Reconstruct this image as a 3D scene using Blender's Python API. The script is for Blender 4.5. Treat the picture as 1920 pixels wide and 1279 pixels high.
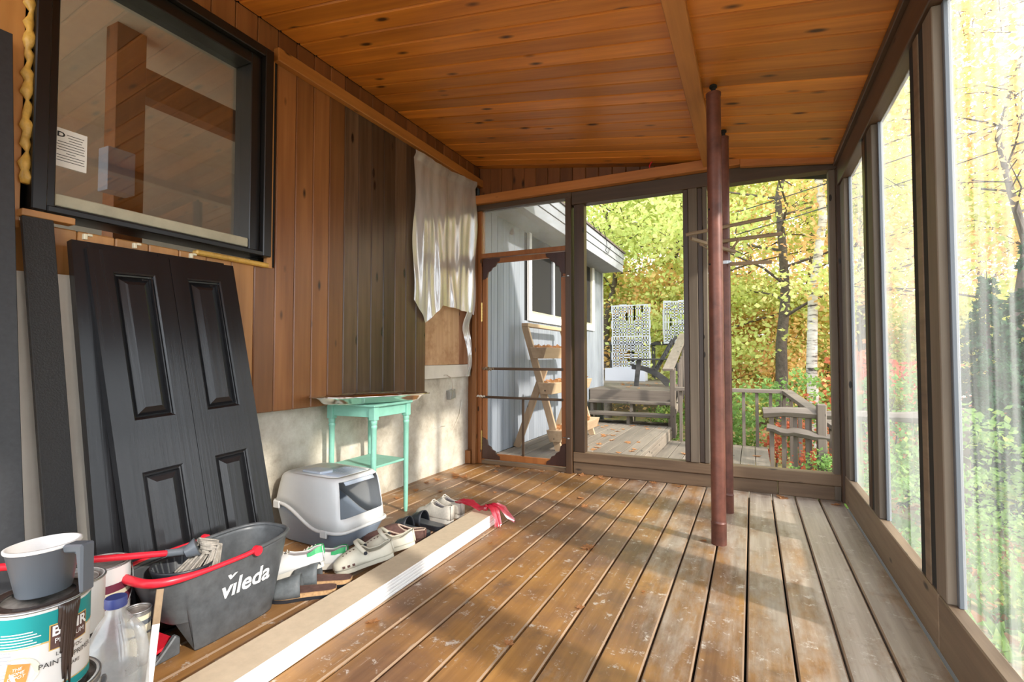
import bpy, bmesh, math, random
import numpy as np
from mathutils import Vector, Matrix, Euler
for o in list(bpy.data.objects): bpy.data.objects.remove(o)
S = bpy.context.scene
COL = S.collection
PI = math.pi
R = math.radians

# ---------------------------------------------------------------- camera, sky, sun, exposure
cam_d = bpy.data.cameras.new('camera'); cam_d.sensor_width = 36; cam_d.lens = 938.6*36/1920
cam_d.clip_start = .02; cam_d.clip_end = 300
cam = bpy.data.objects.new('camera', cam_d); COL.objects.link(cam)
cam.location = (0, 0, 1.0); cam.rotation_euler = (R(90)+math.atan(29.5/938.6), 0, R(25.6))
S.camera = cam
W = bpy.data.worlds.new('sky'); S.world = W; W.use_nodes = True
W.node_tree.nodes['Background'].inputs[0].default_value = (.86, .93, 1, 1)
W.node_tree.nodes['Background'].inputs[1].default_value = 2.4
sl = bpy.data.lights.new('sun', 'SUN'); sl.energy = 3.8; sl.angle = R(2.2); sl.color = (1, .94, .85)
sun = bpy.data.objects.new('sun', sl); COL.objects.link(sun)
SUN_DIR = Vector((-.95, .30, -.53))
sun.rotation_euler = SUN_DIR.to_track_quat('-Z', 'Y').to_euler(); sun.location = (12, -4, 8)
S.view_settings.view_transform = 'Standard'; S.view_settings.look = 'None'
S.view_settings.gamma = 1; S.view_settings.use_curve_mapping = False
S.view_settings.exposure = 0.92

# ---------------------------------------------------------------- materials
def nmat(name):
    m = bpy.data.materials.new(name); m.use_nodes = True
    nt = m.node_tree; return m, nt, nt.nodes['Principled BSDF']
def N(nt, t, **kw):
    n = nt.nodes.new(t)
    for k, v in kw.items():
        if k.startswith('i_'):
            k2 = k[2:]; n.inputs[int(k2) if k2.isdigit() else k2].default_value = v
        else: setattr(n, k, v)
    return n
def ramp(nt, fac, stops):
    r = nt.nodes.new('ShaderNodeValToRGB'); e = r.color_ramp.elements
    while len(e) < len(stops): e.new(.5)
    for a, (p, c) in zip(e, stops): a.position = p; a.color = (*c, 1) if len(c) == 3 else c
    nt.links.new(fac, r.inputs[0]); return r.outputs[0]
def coords(nt, scale, kind='Object', rnd=True):
    tc = nt.nodes.new('ShaderNodeTexCoord'); out = tc.outputs[kind]
    if rnd:
        oi = nt.nodes.new('ShaderNodeObjectInfo'); mu = N(nt, 'ShaderNodeVectorMath', operation='SCALE')
        cx = nt.nodes.new('ShaderNodeCombineXYZ')
        for i in range(3): nt.links.new(oi.outputs['Random'], cx.inputs[i])
        nt.links.new(cx.outputs[0], mu.inputs[0]); mu.inputs['Scale'].default_value = 37
        ad = N(nt, 'ShaderNodeVectorMath', operation='ADD')
        nt.links.new(out, ad.inputs[0]); nt.links.new(mu.outputs[0], ad.inputs[1]); out = ad.outputs[0]
    mp = nt.nodes.new('ShaderNodeMapping'); mp.inputs['Scale'].default_value = scale
    nt.links.new(out, mp.inputs[0]); return mp.outputs[0]
def noise(nt, vec, scale, detail=4, rough=.55):
    n = N(nt, 'ShaderNodeTexNoise'); n.inputs['Scale'].default_value = scale; n.inputs['Detail'].default_value = detail
    n.inputs['Roughness'].default_value = rough; nt.links.new(vec, n.inputs['Vector']); return n.outputs[0]
def mix(nt, fac, a, b, mode='MIX'):
    m = N(nt, 'ShaderNodeMix', data_type='RGBA', blend_type=mode)
    for s, v in ((m.inputs[0], fac), (m.inputs[6], a), (m.inputs[7], b)):
        if isinstance(v, (int, float)): s.default_value = v
        elif isinstance(v, tuple): s.default_value = (*v, 1)
        else: nt.links.new(v, s)
    return m.outputs[2]
def bump(nt, b, h, strength, dist=.01):
    n = nt.nodes.new('ShaderNodeBump'); n.inputs['Strength'].default_value = strength; n.inputs['Distance'].default_value = dist
    nt.links.new(h, n.inputs['Height']); nt.links.new(n.outputs[0], b.inputs['Normal'])
def plain(name, c, rough=.5, metal=0, var=0, scale=8, bmp=0, spec=None, coat=0):
    m, nt, b = nmat(name); b.inputs['Base Color'].default_value = (*c, 1)
    b.inputs['Roughness'].default_value = rough; b.inputs['Metallic'].default_value = metal
    if coat: b.inputs['Coat Weight'].default_value = coat; b.inputs['Coat Roughness'].default_value = .12
    if var or bmp:
        v = coords(nt, (1, 1, 1)); n = noise(nt, v, scale, 6, .65)
        if var:
            lo = tuple(x*(1-var) for x in c); hi = tuple(min(1, x*(1+var)) for x in c)
            nt.links.new(ramp(nt, n, [(.3, lo), (.7, hi)]), b.inputs['Base Color'])
        if bmp: bump(nt, b, n, bmp)
    return m
def wood(name, c1, c2, axis, rough=.45, knots=0, vary=.35, bmp=.15, grain=26, stain=None, nrm=None):
    m, nt, b = nmat(name)
    sc = [grain, grain, grain]; sc[axis] = 1.3
    g = noise(nt, coords(nt, tuple(sc)), 1, 6, .6)
    s2 = [3.2, 3.2, 3.2]; s2[axis] = .7
    g2 = noise(nt, coords(nt, tuple(s2)), 1.4, 3)
    c = ramp(nt, g, [(.28, c1), (.72, c2)])
    c = mix(nt, .35, c, ramp(nt, g2, [(.3, tuple(x*.55 for x in c1)), (.7, c2)]))
    oi = nt.nodes.new('ShaderNodeObjectInfo')
    mr = N(nt, 'ShaderNodeMapRange'); mr.inputs[3].default_value = 1-vary; mr.inputs[4].default_value = 1+vary*.6
    nt.links.new(oi.outputs['Random'], mr.inputs[0])
    hs = N(nt, 'ShaderNodeHueSaturation'); nt.links.new(mr.outputs[0], hs.inputs['Value']); nt.links.new(c, hs.inputs['Color']); c = hs.outputs[0]
    if knots:
        s3 = [9, 9, 9]; s3[axis] = 3.3
        if nrm is not None: s3[nrm] = 0
        vo = N(nt, 'ShaderNodeTexVoronoi'); vo.inputs['Scale'].default_value = 1
        nt.links.new(coords(nt, tuple(s3)), vo.inputs['Vector'])
        k = ramp(nt, vo.outputs['Distance'], [(.07, (1, 1, 1)), (.07+.14*knots, (0, 0, 0))])
        c = mix(nt, k, c, tuple(x*.16 for x in c1))
    if stain:
        n3 = noise(nt, coords(nt, (1, 1, 1)), 2.4, 5, .7)
        c = mix(nt, ramp(nt, n3, [(.48, (0, 0, 0)), (.66, (1, 1, 1))]), c, stain)
    nt.links.new(c, b.inputs['Base Color']); b.inputs['Roughness'].default_value = rough
    bump(nt, b, g, bmp, .004)
    return m
M = {}
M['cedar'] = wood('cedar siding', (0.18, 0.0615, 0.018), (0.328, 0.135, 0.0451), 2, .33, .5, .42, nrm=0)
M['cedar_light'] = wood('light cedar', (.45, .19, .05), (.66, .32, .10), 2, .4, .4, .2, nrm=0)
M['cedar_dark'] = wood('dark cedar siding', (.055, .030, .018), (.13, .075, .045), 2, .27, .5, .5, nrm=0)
M['ceil'] = wood('ceiling pine', (.44, .128, .013), (.80, .288, .036), 0, .4, .8, .34, nrm=2)
M['rail'] = wood('stained rail', (.33, .115, .022), (.55, .22, .05), 1, .4, .4, .12)
M['header'] = wood('stained header', (.33, .11, .022), (.54, .2, .05), 0, .4, .4, .12)
M['backplank'] = wood('back planks', (0.153, 0.0495, 0.0144), (0.27, 0.0945, 0.027), 2, .4, .8, .3, nrm=1)
M['frame'] = wood('dark frame wood', (0.042, 0.021, 0.0108), (0.096, 0.051, 0.0252), 2, .42, .2, .25)
M['frame_h'] = wood('dark frame wood across', (0.045, 0.024, 0.012), (0.114, 0.066, 0.036), 0, .5, .45, .25)
M['jamb'] = wood('door jamb wood', (0.204, 0.0723, 0.0187), (0.357, 0.145, 0.0425), 2, .4, .2, .25)
M['doorwood'] = wood('screen door wood', (.23, .075, .02), (.38, .14, .04), 2, .35, .15, .15)
M['bracket'] = wood('bracket wood', (.035, .014, .012), (.075, .03, .022), 2, .35, 0, .1)
M['greywood'] = wood('weathered post', (0.0915, 0.0675, 0.0459), (0.184, 0.143, 0.103), 2, .65, .15, .25)
M['basewood'] = wood('weathered base board', (0.134, 0.0845, 0.0493), (0.296, 0.211, 0.134), 1, .6, .5, .2)
M['basewood_x'] = wood('weathered sill board', (0.093, 0.0527, 0.0279), (0.223, 0.143, 0.0806), 0, .6, .5, .2)
M['plate'] = wood('top plate', (0.052, 0.026, 0.0135), (0.104, 0.0572, 0.0312), 1, .5, .2, .2)
M['ply'] = wood('bare sheathing', (.42, .23, .11), (.62, .39, .22), 2, .7, .2, .12, stain=(.30, .14, .06))
M['ply_dark'] = wood('brown sheathing', (.2, .08, .03), (.33, .15, .07), 2, .7, .3, .1)
M['lumber'] = wood('new lumber', (0.375, 0.247, 0.143), (0.51, 0.367, 0.232), 2, .65, .25, .15)
M['lumber_y'] = wood('new lumber along', (0.375, 0.247, 0.143), (0.51, 0.367, 0.232), 1, .65, .25, .15)
M['oldwood'] = wood('old grey lumber', (0.132, 0.106, 0.0825), (0.252, 0.207, 0.16), 1, .75, .2, .22)
M['oldwood_x'] = wood('old grey lumber across', (0.11, 0.0875, 0.0698), (0.22, 0.177, 0.14), 0, .75, .2, .22)
M['oldwood_z'] = wood('old grey lumber upright', (0.12, 0.0935, 0.075), (0.216, 0.171, 0.135), 2, .75, .2, .22)
M['chairwood'] = wood('dark chair wood', (.035, .032, .03), (.09, .082, .075), 0, .6, 0, .2)
M['dowel'] = wood('dowel wood', (.22, .15, .09), (.36, .26, .16), 0, .6, 0, .2)
def deckmat():
    m, nt, b = nmat('worn deck stain')
    tc = nt.nodes.new('ShaderNodeNewGeometry'); P = tc.outputs['Position']
    sx = nt.nodes.new('ShaderNodeSeparateXYZ'); nt.links.new(P, sx.inputs[0])
    g = noise(nt, coords(nt, (30, 1.2, 30)), 1, 6, .6)
    st = ramp(nt, g, [(.25, (.115, .056, .03)), (.75, (.235, .125, .065))])
    n0 = noise(nt, P, 1.7, 4, .6)
    st = mix(nt, ramp(nt, n0, [(.4, (0, 0, 0)), (.62, (1, 1, 1))]), st, ramp(nt, g, [(.25, (.25, .115, .030)), (.75, (.42, .215, .062))]))
    bare = ramp(nt, g, [(.25, (.25, .195, .15)), (.75, (.48, .405, .335))])
    mp = nt.nodes.new('ShaderNodeMapping'); mp.inputs['Scale'].default_value = (2.6, .8, 1); nt.links.new(P, mp.inputs[0])
    n1 = noise(nt, mp.outputs[0], 1.6, 8, .7)
    a = N(nt, 'ShaderNodeMath', operation='MULTIPLY_ADD'); nt.links.new(sx.outputs[0], a.inputs[0]); a.inputs[1].default_value = .22; nt.links.new(n1, a.inputs[2])
    a2 = N(nt, 'ShaderNodeMath', operation='MULTIPLY_ADD'); nt.links.new(sx.outputs[1], a2.inputs[0]); a2.inputs[1].default_value = .06; nt.links.new(a.outputs[0], a2.inputs[2])
    c = mix(nt, ramp(nt, a2.outputs[0], [(.54, (0, 0, 0)), (.72, (1, 1, 1))]), st, bare)
    n2 = noise(nt, P, 13, 8, .8)
    c = mix(nt, ramp(nt, n2, [(.575, (0, 0, 0)), (.63, (.85, .85, .85))]), c, (.55, .50, .44))
    mp2 = nt.nodes.new('ShaderNodeMapping'); mp2.inputs['Scale'].default_value = (70, 5, 1); nt.links.new(P, mp2.inputs[0])
    n4 = noise(nt, mp2.outputs[0], 1, 4, .7)
    c = mix(nt, ramp(nt, n4, [(.62, (0, 0, 0)), (.72, (.55, .55, .55))]), c, (.50, .44, .37))
    n3 = noise(nt, P, 4.3, 5, .7)
    c = mix(nt, ramp(nt, n3, [(.56, (0, 0, 0)), (.7, (.6, .6, .6))]), c, (.115, .07, .045))
    oi = nt.nodes.new('ShaderNodeObjectInfo'); mr = N(nt, 'ShaderNodeMapRange'); mr.inputs[3].default_value = .82; mr.inputs[4].default_value = 1.15
    nt.links.new(oi.outputs['Random'], mr.inputs[0]); hs = N(nt, 'ShaderNodeHueSaturation')
    nt.links.new(mr.outputs[0], hs.inputs['Value']); nt.links.new(c, hs.inputs['Color'])
    nt.links.new(hs.outputs[0], b.inputs['Base Color']); b.inputs['Roughness'].default_value = .42
    bump(nt, b, g, .2, .004); return m
M['deck'] = deckmat()
M['deck_edge'] = wood('worn deck board edge', (.20, .12, .07), (.40, .28, .18), 1, .7, 0, .1)
def concretemat():
    m, nt, b = nmat('painted concrete'); v = coords(nt, (1, 1, 1), rnd=False)
    n = noise(nt, v, 3.2, 8, .7); n2 = noise(nt, v, 40, 4)
    c = ramp(nt, n, [(.3, (.30, .26, .2)), (.47, (.52, .47, .38)), (.62, (.66, .62, .53)), (.75, (.78, .75, .68))])
    nt.links.new(c, b.inputs['Base Color']); b.inputs['Roughness'].default_value = .85
    ad = N(nt, 'ShaderNodeMath', operation='MULTIPLY_ADD'); nt.links.new(n2, ad.inputs[0]); ad.inputs[1].default_value = .25; nt.links.new(n, ad.inputs[2])
    bump(nt, b, ad.outputs[0], .6, .02); return m
M['concrete'] = concretemat()
M['black_gloss'] = wood('black door paint', (.007, .007, .008), (.017, .017, .019), 2, .22, 0, .1, .22, 60)
M['black_text'] = plain('black leather grain board', (.012, .012, .0125), .45, var=.4, scale=160, bmp=.35)
M['black_board'] = plain('dark charcoal board', (.026, .027, .03), .5, var=.2, scale=60)
M['winblack'] = plain('black window frame', (.008, .007, .0065), .3)
M['winbeige'] = plain('beige sash', (.42, .38, .27), .4, var=.15)
M['offwhite'] = plain('off white board', (.62, .57, .49), .7, var=.06)
M['white'] = plain('white paint', (.80, .79, .77), .45)
M['trimwhite'] = plain('primed white trim', (.80, .79, .77), .55, var=.04, scale=20)
M['kraft'] = plain('bare fibreboard back', (.52, .42, .30), .8, var=.08, scale=30)
M['greyplastic'] = plain('dark grey plastic', (.075, .08, .085), .38, var=.25, scale=25)
M['cupgrey'] = plain('slate grey plastic', (.11, .125, .145), .3)
M['bluegrey'] = plain('blue grey plastic', (.24, .285, .35), .35, var=.05)
M['hood'] = plain('light grey plastic', (.66, .66, .65), .38, var=.03)
M['ventblue'] = plain('pale blue plastic', (.48, .54, .62), .4)
M['red'] = plain('red plastic', (.62, .018, .035), .35, var=.15, scale=30)
M['mint'] = plain('mint paint', (0.221, 0.492, 0.385), .42, var=.1, scale=14, bmp=.1)
M['chrome'] = plain('silver tray metal', (.78, .74, .70), .13, 1)
M['steel'] = plain('galvanised steel', (.45, .46, .47), .4, .9)
M['brass'] = plain('brass hinge', (.52, .36, .12), .35, .9)
M['rust'] = plain('red primer steel', (.13, .046, .030), .42, .15, var=.45, scale=9, bmp=.12)
M['foam'] = plain('spray foam', (.62, .36, .07), .4, var=.3, scale=20, bmp=.4)
M['siding'] = wood('grey painted siding', (.20, .22, .25), (.29, .315, .35), 2, .6, 0, .08, .15)
M['fascia'] = plain('grey fascia', (.30, .31, .335), .6, var=.08)
M['shingle'] = plain('asphalt shingles', (.12, .09, .08), .9, var=.4, scale=30)
M['dark'] = plain('dark void', (.012, .011, .01), .9)
M['lattice'] = plain('lilac grey panel', (.52, .53, .58), .6)
M['paper'] = plain('white paper', (.85, .84, .80), .7)
M['ink'] = plain('black ink', (.02, .02, .02), .7)
M['teal'] = plain('teal label', (.0, .25, .25), .45)
M['labelwhite'] = plain('white label', (.78, .77, .74), .45)
M['gold'] = plain('gold label line', (.62, .40, .10), .45)
M['orange'] = plain('orange label', (.75, .22, .05), .5)
M['lid'] = plain('paint smeared lid', (.25, .23, .21), .35, .3, var=.8, scale=16, bmp=.4)
M['drip'] = plain('dark brown paint', (.045, .03, .025), .25)
M['plum'] = plain('plum label', (.16, .025, .05), .45)
M['cream'] = plain('cream paint', (.70, .64, .47), .5, var=.1)
M['capblue'] = plain('blue cap', (.05, .07, .26), .4)
M['wetpaint'] = plain('white wet paint', (.82, .81, .78), .3, bmp=.3, scale=20)
M['mopcord'] = plain('grey mop cord', (.27, .245, .21), .9, var=.4, scale=60)
M['shoewhite'] = plain('white leather', (.56, .555, .54), .5)
M['shoegreen'] = plain('green leather', (.015, .30, .09), .5)
M['lining'] = plain('grey lining', (.36, .33, .33), .9)
M['solewhite'] = plain('off white rubber', (.54, .51, .45), .6, var=.12, scale=20)
M['clog'] = plain('bone foam rubber', (.60, .56, .45), .55, var=.1, scale=10)
M['blackrub'] = plain('black rubber', (.018, .02, .026), .45)
M['slatesuede'] = plain('grey oiled leather', (.095, .105, .11), .6, var=.3, scale=30)
M['cork'] = plain('cork', (.48, .29, .14), .8, var=.3, scale=90)
M['brownsuede'] = plain('brown suede', (.10, .05, .04), .9, var=.3, scale=40)
M['sherpa'] = plain('brown fleece', (.17, .075, .06), 1, var=.5, scale=120, bmp=.8)
M['stitch'] = plain('tan braid trim', (.42, .31, .24), .8, var=.3, scale=150)
M['taupe'] = plain('taupe knit', (.46, .42, .36), .85, var=.12, scale=90)
M['lace'] = plain('pale lace', (.62, .58, .50), .9)
M['bark'] = plain('bark', (.10, .08, .065), .9, var=.45, scale=14, bmp=.5)
M['stone'] = plain('pale stone', (.45, .44, .42), .9, var=.2, scale=8, bmp=.3)
M['tealroof'] = plain('pale teal metal roof', (.36, .55, .55), .5)
M['cable'] = plain('cable', (.03, .03, .03), .6)
def birchmat():
    m, nt, b = nmat('birch bark'); n = noise(nt, coords(nt, (3, 3, 16)), 1.2, 5, .7)
    nt.links.new(ramp(nt, n, [(.36, (.06, .05, .045)), (.46, (.52, .48, .43)), (.7, (.70, .67, .62))]), b.inputs['Base Color'])
    b.inputs['Roughness'].default_value = .8; return m
M['birch'] = birchmat()
def thin(name, col, transp, gloss=0, streak=None, rough=.3, transl=.5, fold_shade=False):
    m, nt, b = nmat(name); nt.nodes.remove(b); out = nt.nodes['Material Output']
    t = nt.nodes.new('ShaderNodeBsdfTransparent'); d = nt.nodes.new('ShaderNodeBsdfDiffuse'); tl = nt.nodes.new('ShaderNodeBsdfTranslucent')
    d.inputs[0].default_value = tl.inputs[0].default_value = (*col, 1)
    m1 = nt.nodes.new('ShaderNodeMixShader'); m1.inputs[0].default_value = transl
    nt.links.new(d.outputs[0], m1.inputs[1]); nt.links.new(tl.outputs[0], m1.inputs[2])
    m2 = nt.nodes.new('ShaderNodeMixShader'); nt.links.new(m1.outputs[0], m2.inputs[1]); nt.links.new(t.outputs[0], m2.inputs[2])
    m2.inputs[0].default_value = transp
    if streak:
        sc, lo, hi = streak
        n = noise(nt, coords(nt, sc, rnd=True), 1, 5, .6)
        mr = N(nt, 'ShaderNodeMapRange'); mr.inputs[1].default_value = .33; mr.inputs[2].default_value = .67
        mr.inputs[3].default_value = lo; mr.inputs[4].default_value = hi
        nt.links.new(n, mr.inputs[0]); nt.links.new(mr.outputs[0], m2.inputs[0])
    if fold_shade:  # dark upright streaks put the shade of creases into the colour
        nf = noise(nt, coords(nt, (1, 7, .22), rnd=True), 1, 3, .5)
        cf_ = ramp(nt, nf, [(.36, (.10, .10, .105)), (.46, col)])
        nt.links.new(cf_, d.inputs[0]); nt.links.new(cf_, tl.inputs[0])
    last = m2.outputs[0]
    if gloss:
        g = nt.nodes.new('ShaderNodeBsdfGlossy'); g.inputs['Roughness'].default_value = rough
        m3 = nt.nodes.new('ShaderNodeMixShader'); m3.inputs[0].default_value = gloss
        nt.links.new(last, m3.inputs[1]); nt.links.new(g.outputs[0], m3.inputs[2]); last = m3.outputs[0]
    nt.links.new(last, out.inputs[0]); return m
M['screen'] = thin('dusty insect screen', (.62, .62, .62), .7, streak=((1, 3.2, .5), .56, .84), transl=.55, fold_shade=True)
M['film'] = thin('clouded plastic film', (.86, .84, .82), .3, .3, streak=((1, 3.2, .8), .10, .62), rough=.16, transl=.3)
M['glass'] = thin('window glass', (.05, .05, .045), .93, .2, rough=.02)
M['hazeglass'] = thin('dusty transom glass', (.7, .72, .74), .86, .05, streak=((3, 3, 3), .72, .92), rough=.05)
M['darkglass'] = thin('dark reflecting glass', (.06, .05, .04), .25, .5, rough=.02)
M['jug'] = thin('cloudy jug plastic', (.72, .74, .74), .42, .09, streak=((6, 6, 6), .45, .75), rough=.15)
M['water'] = thin('cloudy water', (.50, .55, .58), .35, .04, rough=.1)
M['redfilm'] = thin('red plastic film', (.62, .03, .07), .12, .12, rough=.25)
def leafmat(name, stops, scale=1.5):
    m, nt, b = nmat(name); nt.nodes.remove(b); out = nt.nodes['Material Output']
    n = noise(nt, coords(nt, (1, 1, 1)), scale, 6, .8)
    c = ramp(nt, n, stops)
    d = nt.nodes.new('ShaderNodeBsdfDiffuse'); t = nt.nodes.new('ShaderNodeBsdfTranslucent')
    nt.links.new(c, d.inputs[0]); nt.links.new(c, t.inputs[0])
    x = nt.nodes.new('ShaderNodeMixShader'); x.inputs[0].default_value = .5
    nt.links.new(d.outputs[0], x.inputs[1]); nt.links.new(t.outputs[0], x.inputs[2]); nt.links.new(x.outputs[0], out.inputs[0]); return m
M['leaf_yellow'] = leafmat('yellow green maple leaves', [(.3, (.38, .53, .17)), (.5, (.66, .72, .26)), (.68, (.86, .80, .42))])
M['leaf_orange'] = leafmat('orange maple leaves', [(.3, (.82, .68, .26)), (.5, (.86, .60, .28)), (.68, (.76, .40, .24))])
M['leaf_green'] = leafmat('green shrub leaves', [(.3, (.12, .25, .07)), (.55, (.27, .42, .13)), (.7, (.60, .58, .14))])
M['leaf_fir'] = leafmat('evergreen needles', [(.3, (.03, .085, .045)), (.6, (.08, .17, .085)), (.75, (.14, .22, .09))])
M['leaf_red'] = leafmat('red leaves', [(.3, (.55, .10, .05)), (.6, (.70, .24, .14)), (.75, (.55, .28, .12))])
M['leaf_dry'] = leafmat('dry leaves', [(.3, (.38, .16, .06)), (.6, (.62, .33, .16)), (.75, (.7, .5, .25))], 3)
def groundmat():
    m, nt, b = nmat('leafy ground'); v = coords(nt, (1, 1, 1), rnd=False)
    n = noise(nt, v, .8, 6, .7); n2 = noise(nt, v, 9, 5, .7)
    c = ramp(nt, n, [(.35, (.16, .12, .075)), (.5, (.20, .21, .08)), (.65, (.42, .32, .12))])
    c = mix(nt, ramp(nt, n2, [(.5, (0, 0, 0)), (.62, (1, 1, 1))]), c, (.38, .22, .10))
    nt.links.new(c, b.inputs['Base Color']); b.inputs['Roughness'].default_value = .95; bump(nt, b, n2, .5, .03); return m
M['ground'] = groundmat()

# ---------------------------------------------------------------- mesh helpers
class MB:
    def __init__(s): s.v = []; s.f = []; s.m = []; s.cur = 0
    def add(s, vs, fs):
        o = len(s.v); s.v += [tuple(p) for p in vs]; s.f += [[i+o for i in f] for f in fs]; s.m += [s.cur]*len(fs); return s
    def box(s, x0, x1, y0, y1, z0, z1, X=None):
        vs = [Vector((x, y, z)) for x in (x0, x1) for y in (y0, y1) for z in (z0, z1)]
        if X is not None: vs = [X @ p for p in vs]
        return s.add(vs, [[0, 1, 3, 2], [4, 6, 7, 5], [0, 4, 5, 1], [2, 3, 7, 6], [0, 2, 6, 4], [1, 5, 7, 3]])
    def bar(s, a, b, w, h, up=(0, 0, 1)):
        a = Vector(a); b = Vector(b); d = (b-a).normalized(); u = Vector(up); r = d.cross(u)
        if r.length < 1e-4: r = d.cross(Vector((1, 0, 0)))
        r.normalize(); u = r.cross(d)
        vs = [p+r*i*w/2+u*j*h/2 for p in (a, b) for i in (-1, 1) for j in (-1, 1)]
        return s.add(vs, [[0, 1, 3, 2], [4, 6, 7, 5], [0, 4, 5, 1], [2, 3, 7, 6], [0, 2, 6, 4], [1, 5, 7, 3]])
    def prism(s, poly, fn, a, b):
        n = len(poly); vs = [fn(p[0], p[1], a) for p in poly]+[fn(p[0], p[1], b) for p in poly]
        return s.add(vs, [list(range(n))[::-1], list(range(n, 2*n))]+[[i, (i+1) % n, n+(i+1) % n, n+i] for i in range(n)])
    def grid(s, P, cu=False, cv=False):
        nu = len(P); nv = len(P[0]); vs = [p for r in P for p in r]; fs = []
        for i in range(nu if cu else nu-1):
            for j in range(nv if cv else nv-1):
                i2 = (i+1) % nu; j2 = (j+1) % nv
                fs.append([i*nv+j, i2*nv+j, i2*nv+j2, i*nv+j2])
        return s.add(vs, fs)
    def tube(s, path, rad, n=8, cap=True, sx=1, closed=False):
        path = [Vector(p) for p in path]; rings = []; prev = None
        rad = rad if isinstance(rad, (list, tuple)) else [rad]*len(path)
        for i, p in enumerate(path):
            if closed: d = path[(i+1) % len(path)]-path[i-1]
            else: d = path[min(i+1, len(path)-1)]-path[max(i-1, 0)]
            d.normalize()
            if prev is None:
                u = d.cross(Vector((0, 0, 1)))
                if u.length < .05: u = d.cross(Vector((1, 0, 0)))
            else: u = prev-d*prev.dot(d)
            u.normalize(); prev = u; w = d.cross(u)
            rings.append([p+(u*math.cos(t)*sx+w*math.sin(t))*rad[i] for t in [2*PI*k/n for k in range(n)]])
        o = len(s.v); s.grid(rings, cu=closed, cv=True)
        if cap and not closed:
            s.f += [[o+k for k in range(n)][::-1], [o+(len(path)-1)*n+k for k in range(n)]]; s.m += [s.cur]*2
        return s
    def lathe(s, prof, n=24, c=(0, 0, 0), a0=0, a1=2*PI):
        full = abs(a1-a0-2*PI) < 1e-6; k = n if full else n+1
        P = [[(c[0]+r*math.cos(a0+(a1-a0)*i/n), c[1]+r*math.sin(a0+(a1-a0)*i/n), c[2]+z) for r, z in prof] for i in range(k)]
        return s.grid(P, cu=full)
    def mesh(s, name, mats):
        me = bpy.data.meshes.new(name); me.from_pydata(s.v, [], s.f)
        for m in (mats if isinstance(mats, (list, tuple)) else [mats]): me.materials.append(M[m] if isinstance(m, str) else m)
        if any(s.m): me.polygons.foreach_set('material_index', s.m)
        me.validate(); return me
    def build(s, name, mats, parent=None, loc=(0, 0, 0), rot=(0, 0, 0), smooth=False, bevel=0, solid=0, sub=0, weld=False):
        me = s.mesh(name, mats)
        bm = bmesh.new(); bm.from_mesh(me)
        if weld: bmesh.ops.remove_doubles(bm, verts=bm.verts, dist=1e-4)
        bmesh.ops.recalc_face_normals(bm, faces=bm.faces); bm.to_mesh(me); bm.free()
        return ob(name, me, parent, loc, rot, smooth, bevel, solid, sub)
def ob(name, me, parent=None, loc=(0, 0, 0), rot=(0, 0, 0), smooth=False, bevel=0, solid=0, sub=0):
    o = bpy.data.objects.new(name, me); COL.objects.link(o); o.location = loc; o.rotation_euler = rot
    if parent is not None: o.parent = parent
    if smooth:
        me.polygons.foreach_set('use_smooth', [True]*len(me.polygons))
        if smooth == 'auto': me.set_sharp_from_angle(angle=R(38))
    if solid: md = o.modifiers.new('solid', 'SOLIDIFY'); md.thickness = solid; md.offset = 0
    if sub: md = o.modifiers.new('sub', 'SUBSURF'); md.levels = md.render_levels = sub
    if bevel: md = o.modifiers.new('bevel', 'BEVEL'); md.width = bevel; md.segments = 1; md.limit_method = 'ANGLE'
    return o
def tag(o, label, cat, group=None):
    o['label'] = label; o['category'] = cat
    o['kind'] = 'thing'
    if group: o['group'] = group
    return o
def thing(name, label, cat, loc=(0, 0, 0), rot=(0, 0, 0), group=None):
    o = bpy.data.objects.new(name, None); COL.objects.link(o); o.location = loc; o.rotation_euler = rot; o.empty_display_size = .1
    return tag(o, label, cat, group)
def struct(name, loc=(0, 0, 0)):
    o = bpy.data.objects.new(name, None); COL.objects.link(o); o.location = loc; o['kind'] = 'structure'; o.empty_display_size = .1
    return o
def sbox(name, mat, x0, x1, y0, y1, z0, z1, parent=None, bevel=.002, top=None):
    c = ((x0+x1)/2, (y0+y1)/2, (z0+z1)/2)
    o = MB().box(x0-c[0], x1-c[0], y0-c[1], y1-c[1], z0-c[2], z1-c[2]).build(name, mat, parent, c, bevel=bevel)
    if parent is None: o['kind'] = 'structure'
    return o
def copy_tree(o, parent=None):
    c = o.copy(); COL.objects.link(c)
    if parent is not None: c.parent = parent
    for ch in list(o.children): copy_tree(ch, c)
    return c
def text_mesh(txt, size, name='lettering', shear=0, font_scale_x=1, bold=0):
    cu = bpy.data.curves.new(name, 'FONT'); cu.body = txt; cu.size = size; cu.align_x = 'CENTER'; cu.align_y = 'CENTER'; cu.shear = shear; cu.offset = bold; cu.resolution_u = 3
    t = bpy.data.objects.new(name, cu); COL.objects.link(t)
    dg = bpy.context.evaluated_depsgraph_get(); dg.update()
    me = bpy.data.meshes.new_from_object(t.evaluated_get(dg)); bpy.data.objects.remove(t)
    return [(v.co.x*font_scale_x, v.co.y) for v in me.vertices], [list(p.vertices) for p in me.polygons]
def text_on(txt, size, fn, mat, parent, shear=0, sx=1, bold=0, name='lettering'):
    vs, fs = text_mesh(txt, size, name, shear, sx, bold)
    me = bpy.data.meshes.new(name); me.from_pydata([fn(u, v) for u, v in vs], [], fs); me.materials.append(M[mat])
    return ob(name, me, parent)

# ---------------------------------------------------------------- porch shell
XL, XR, YB = -2.36, .56, 4.15
Y0 = -.771
def zc(x): return 2.82-.151*(x+2.36)
rng = random.Random(4)
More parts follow.
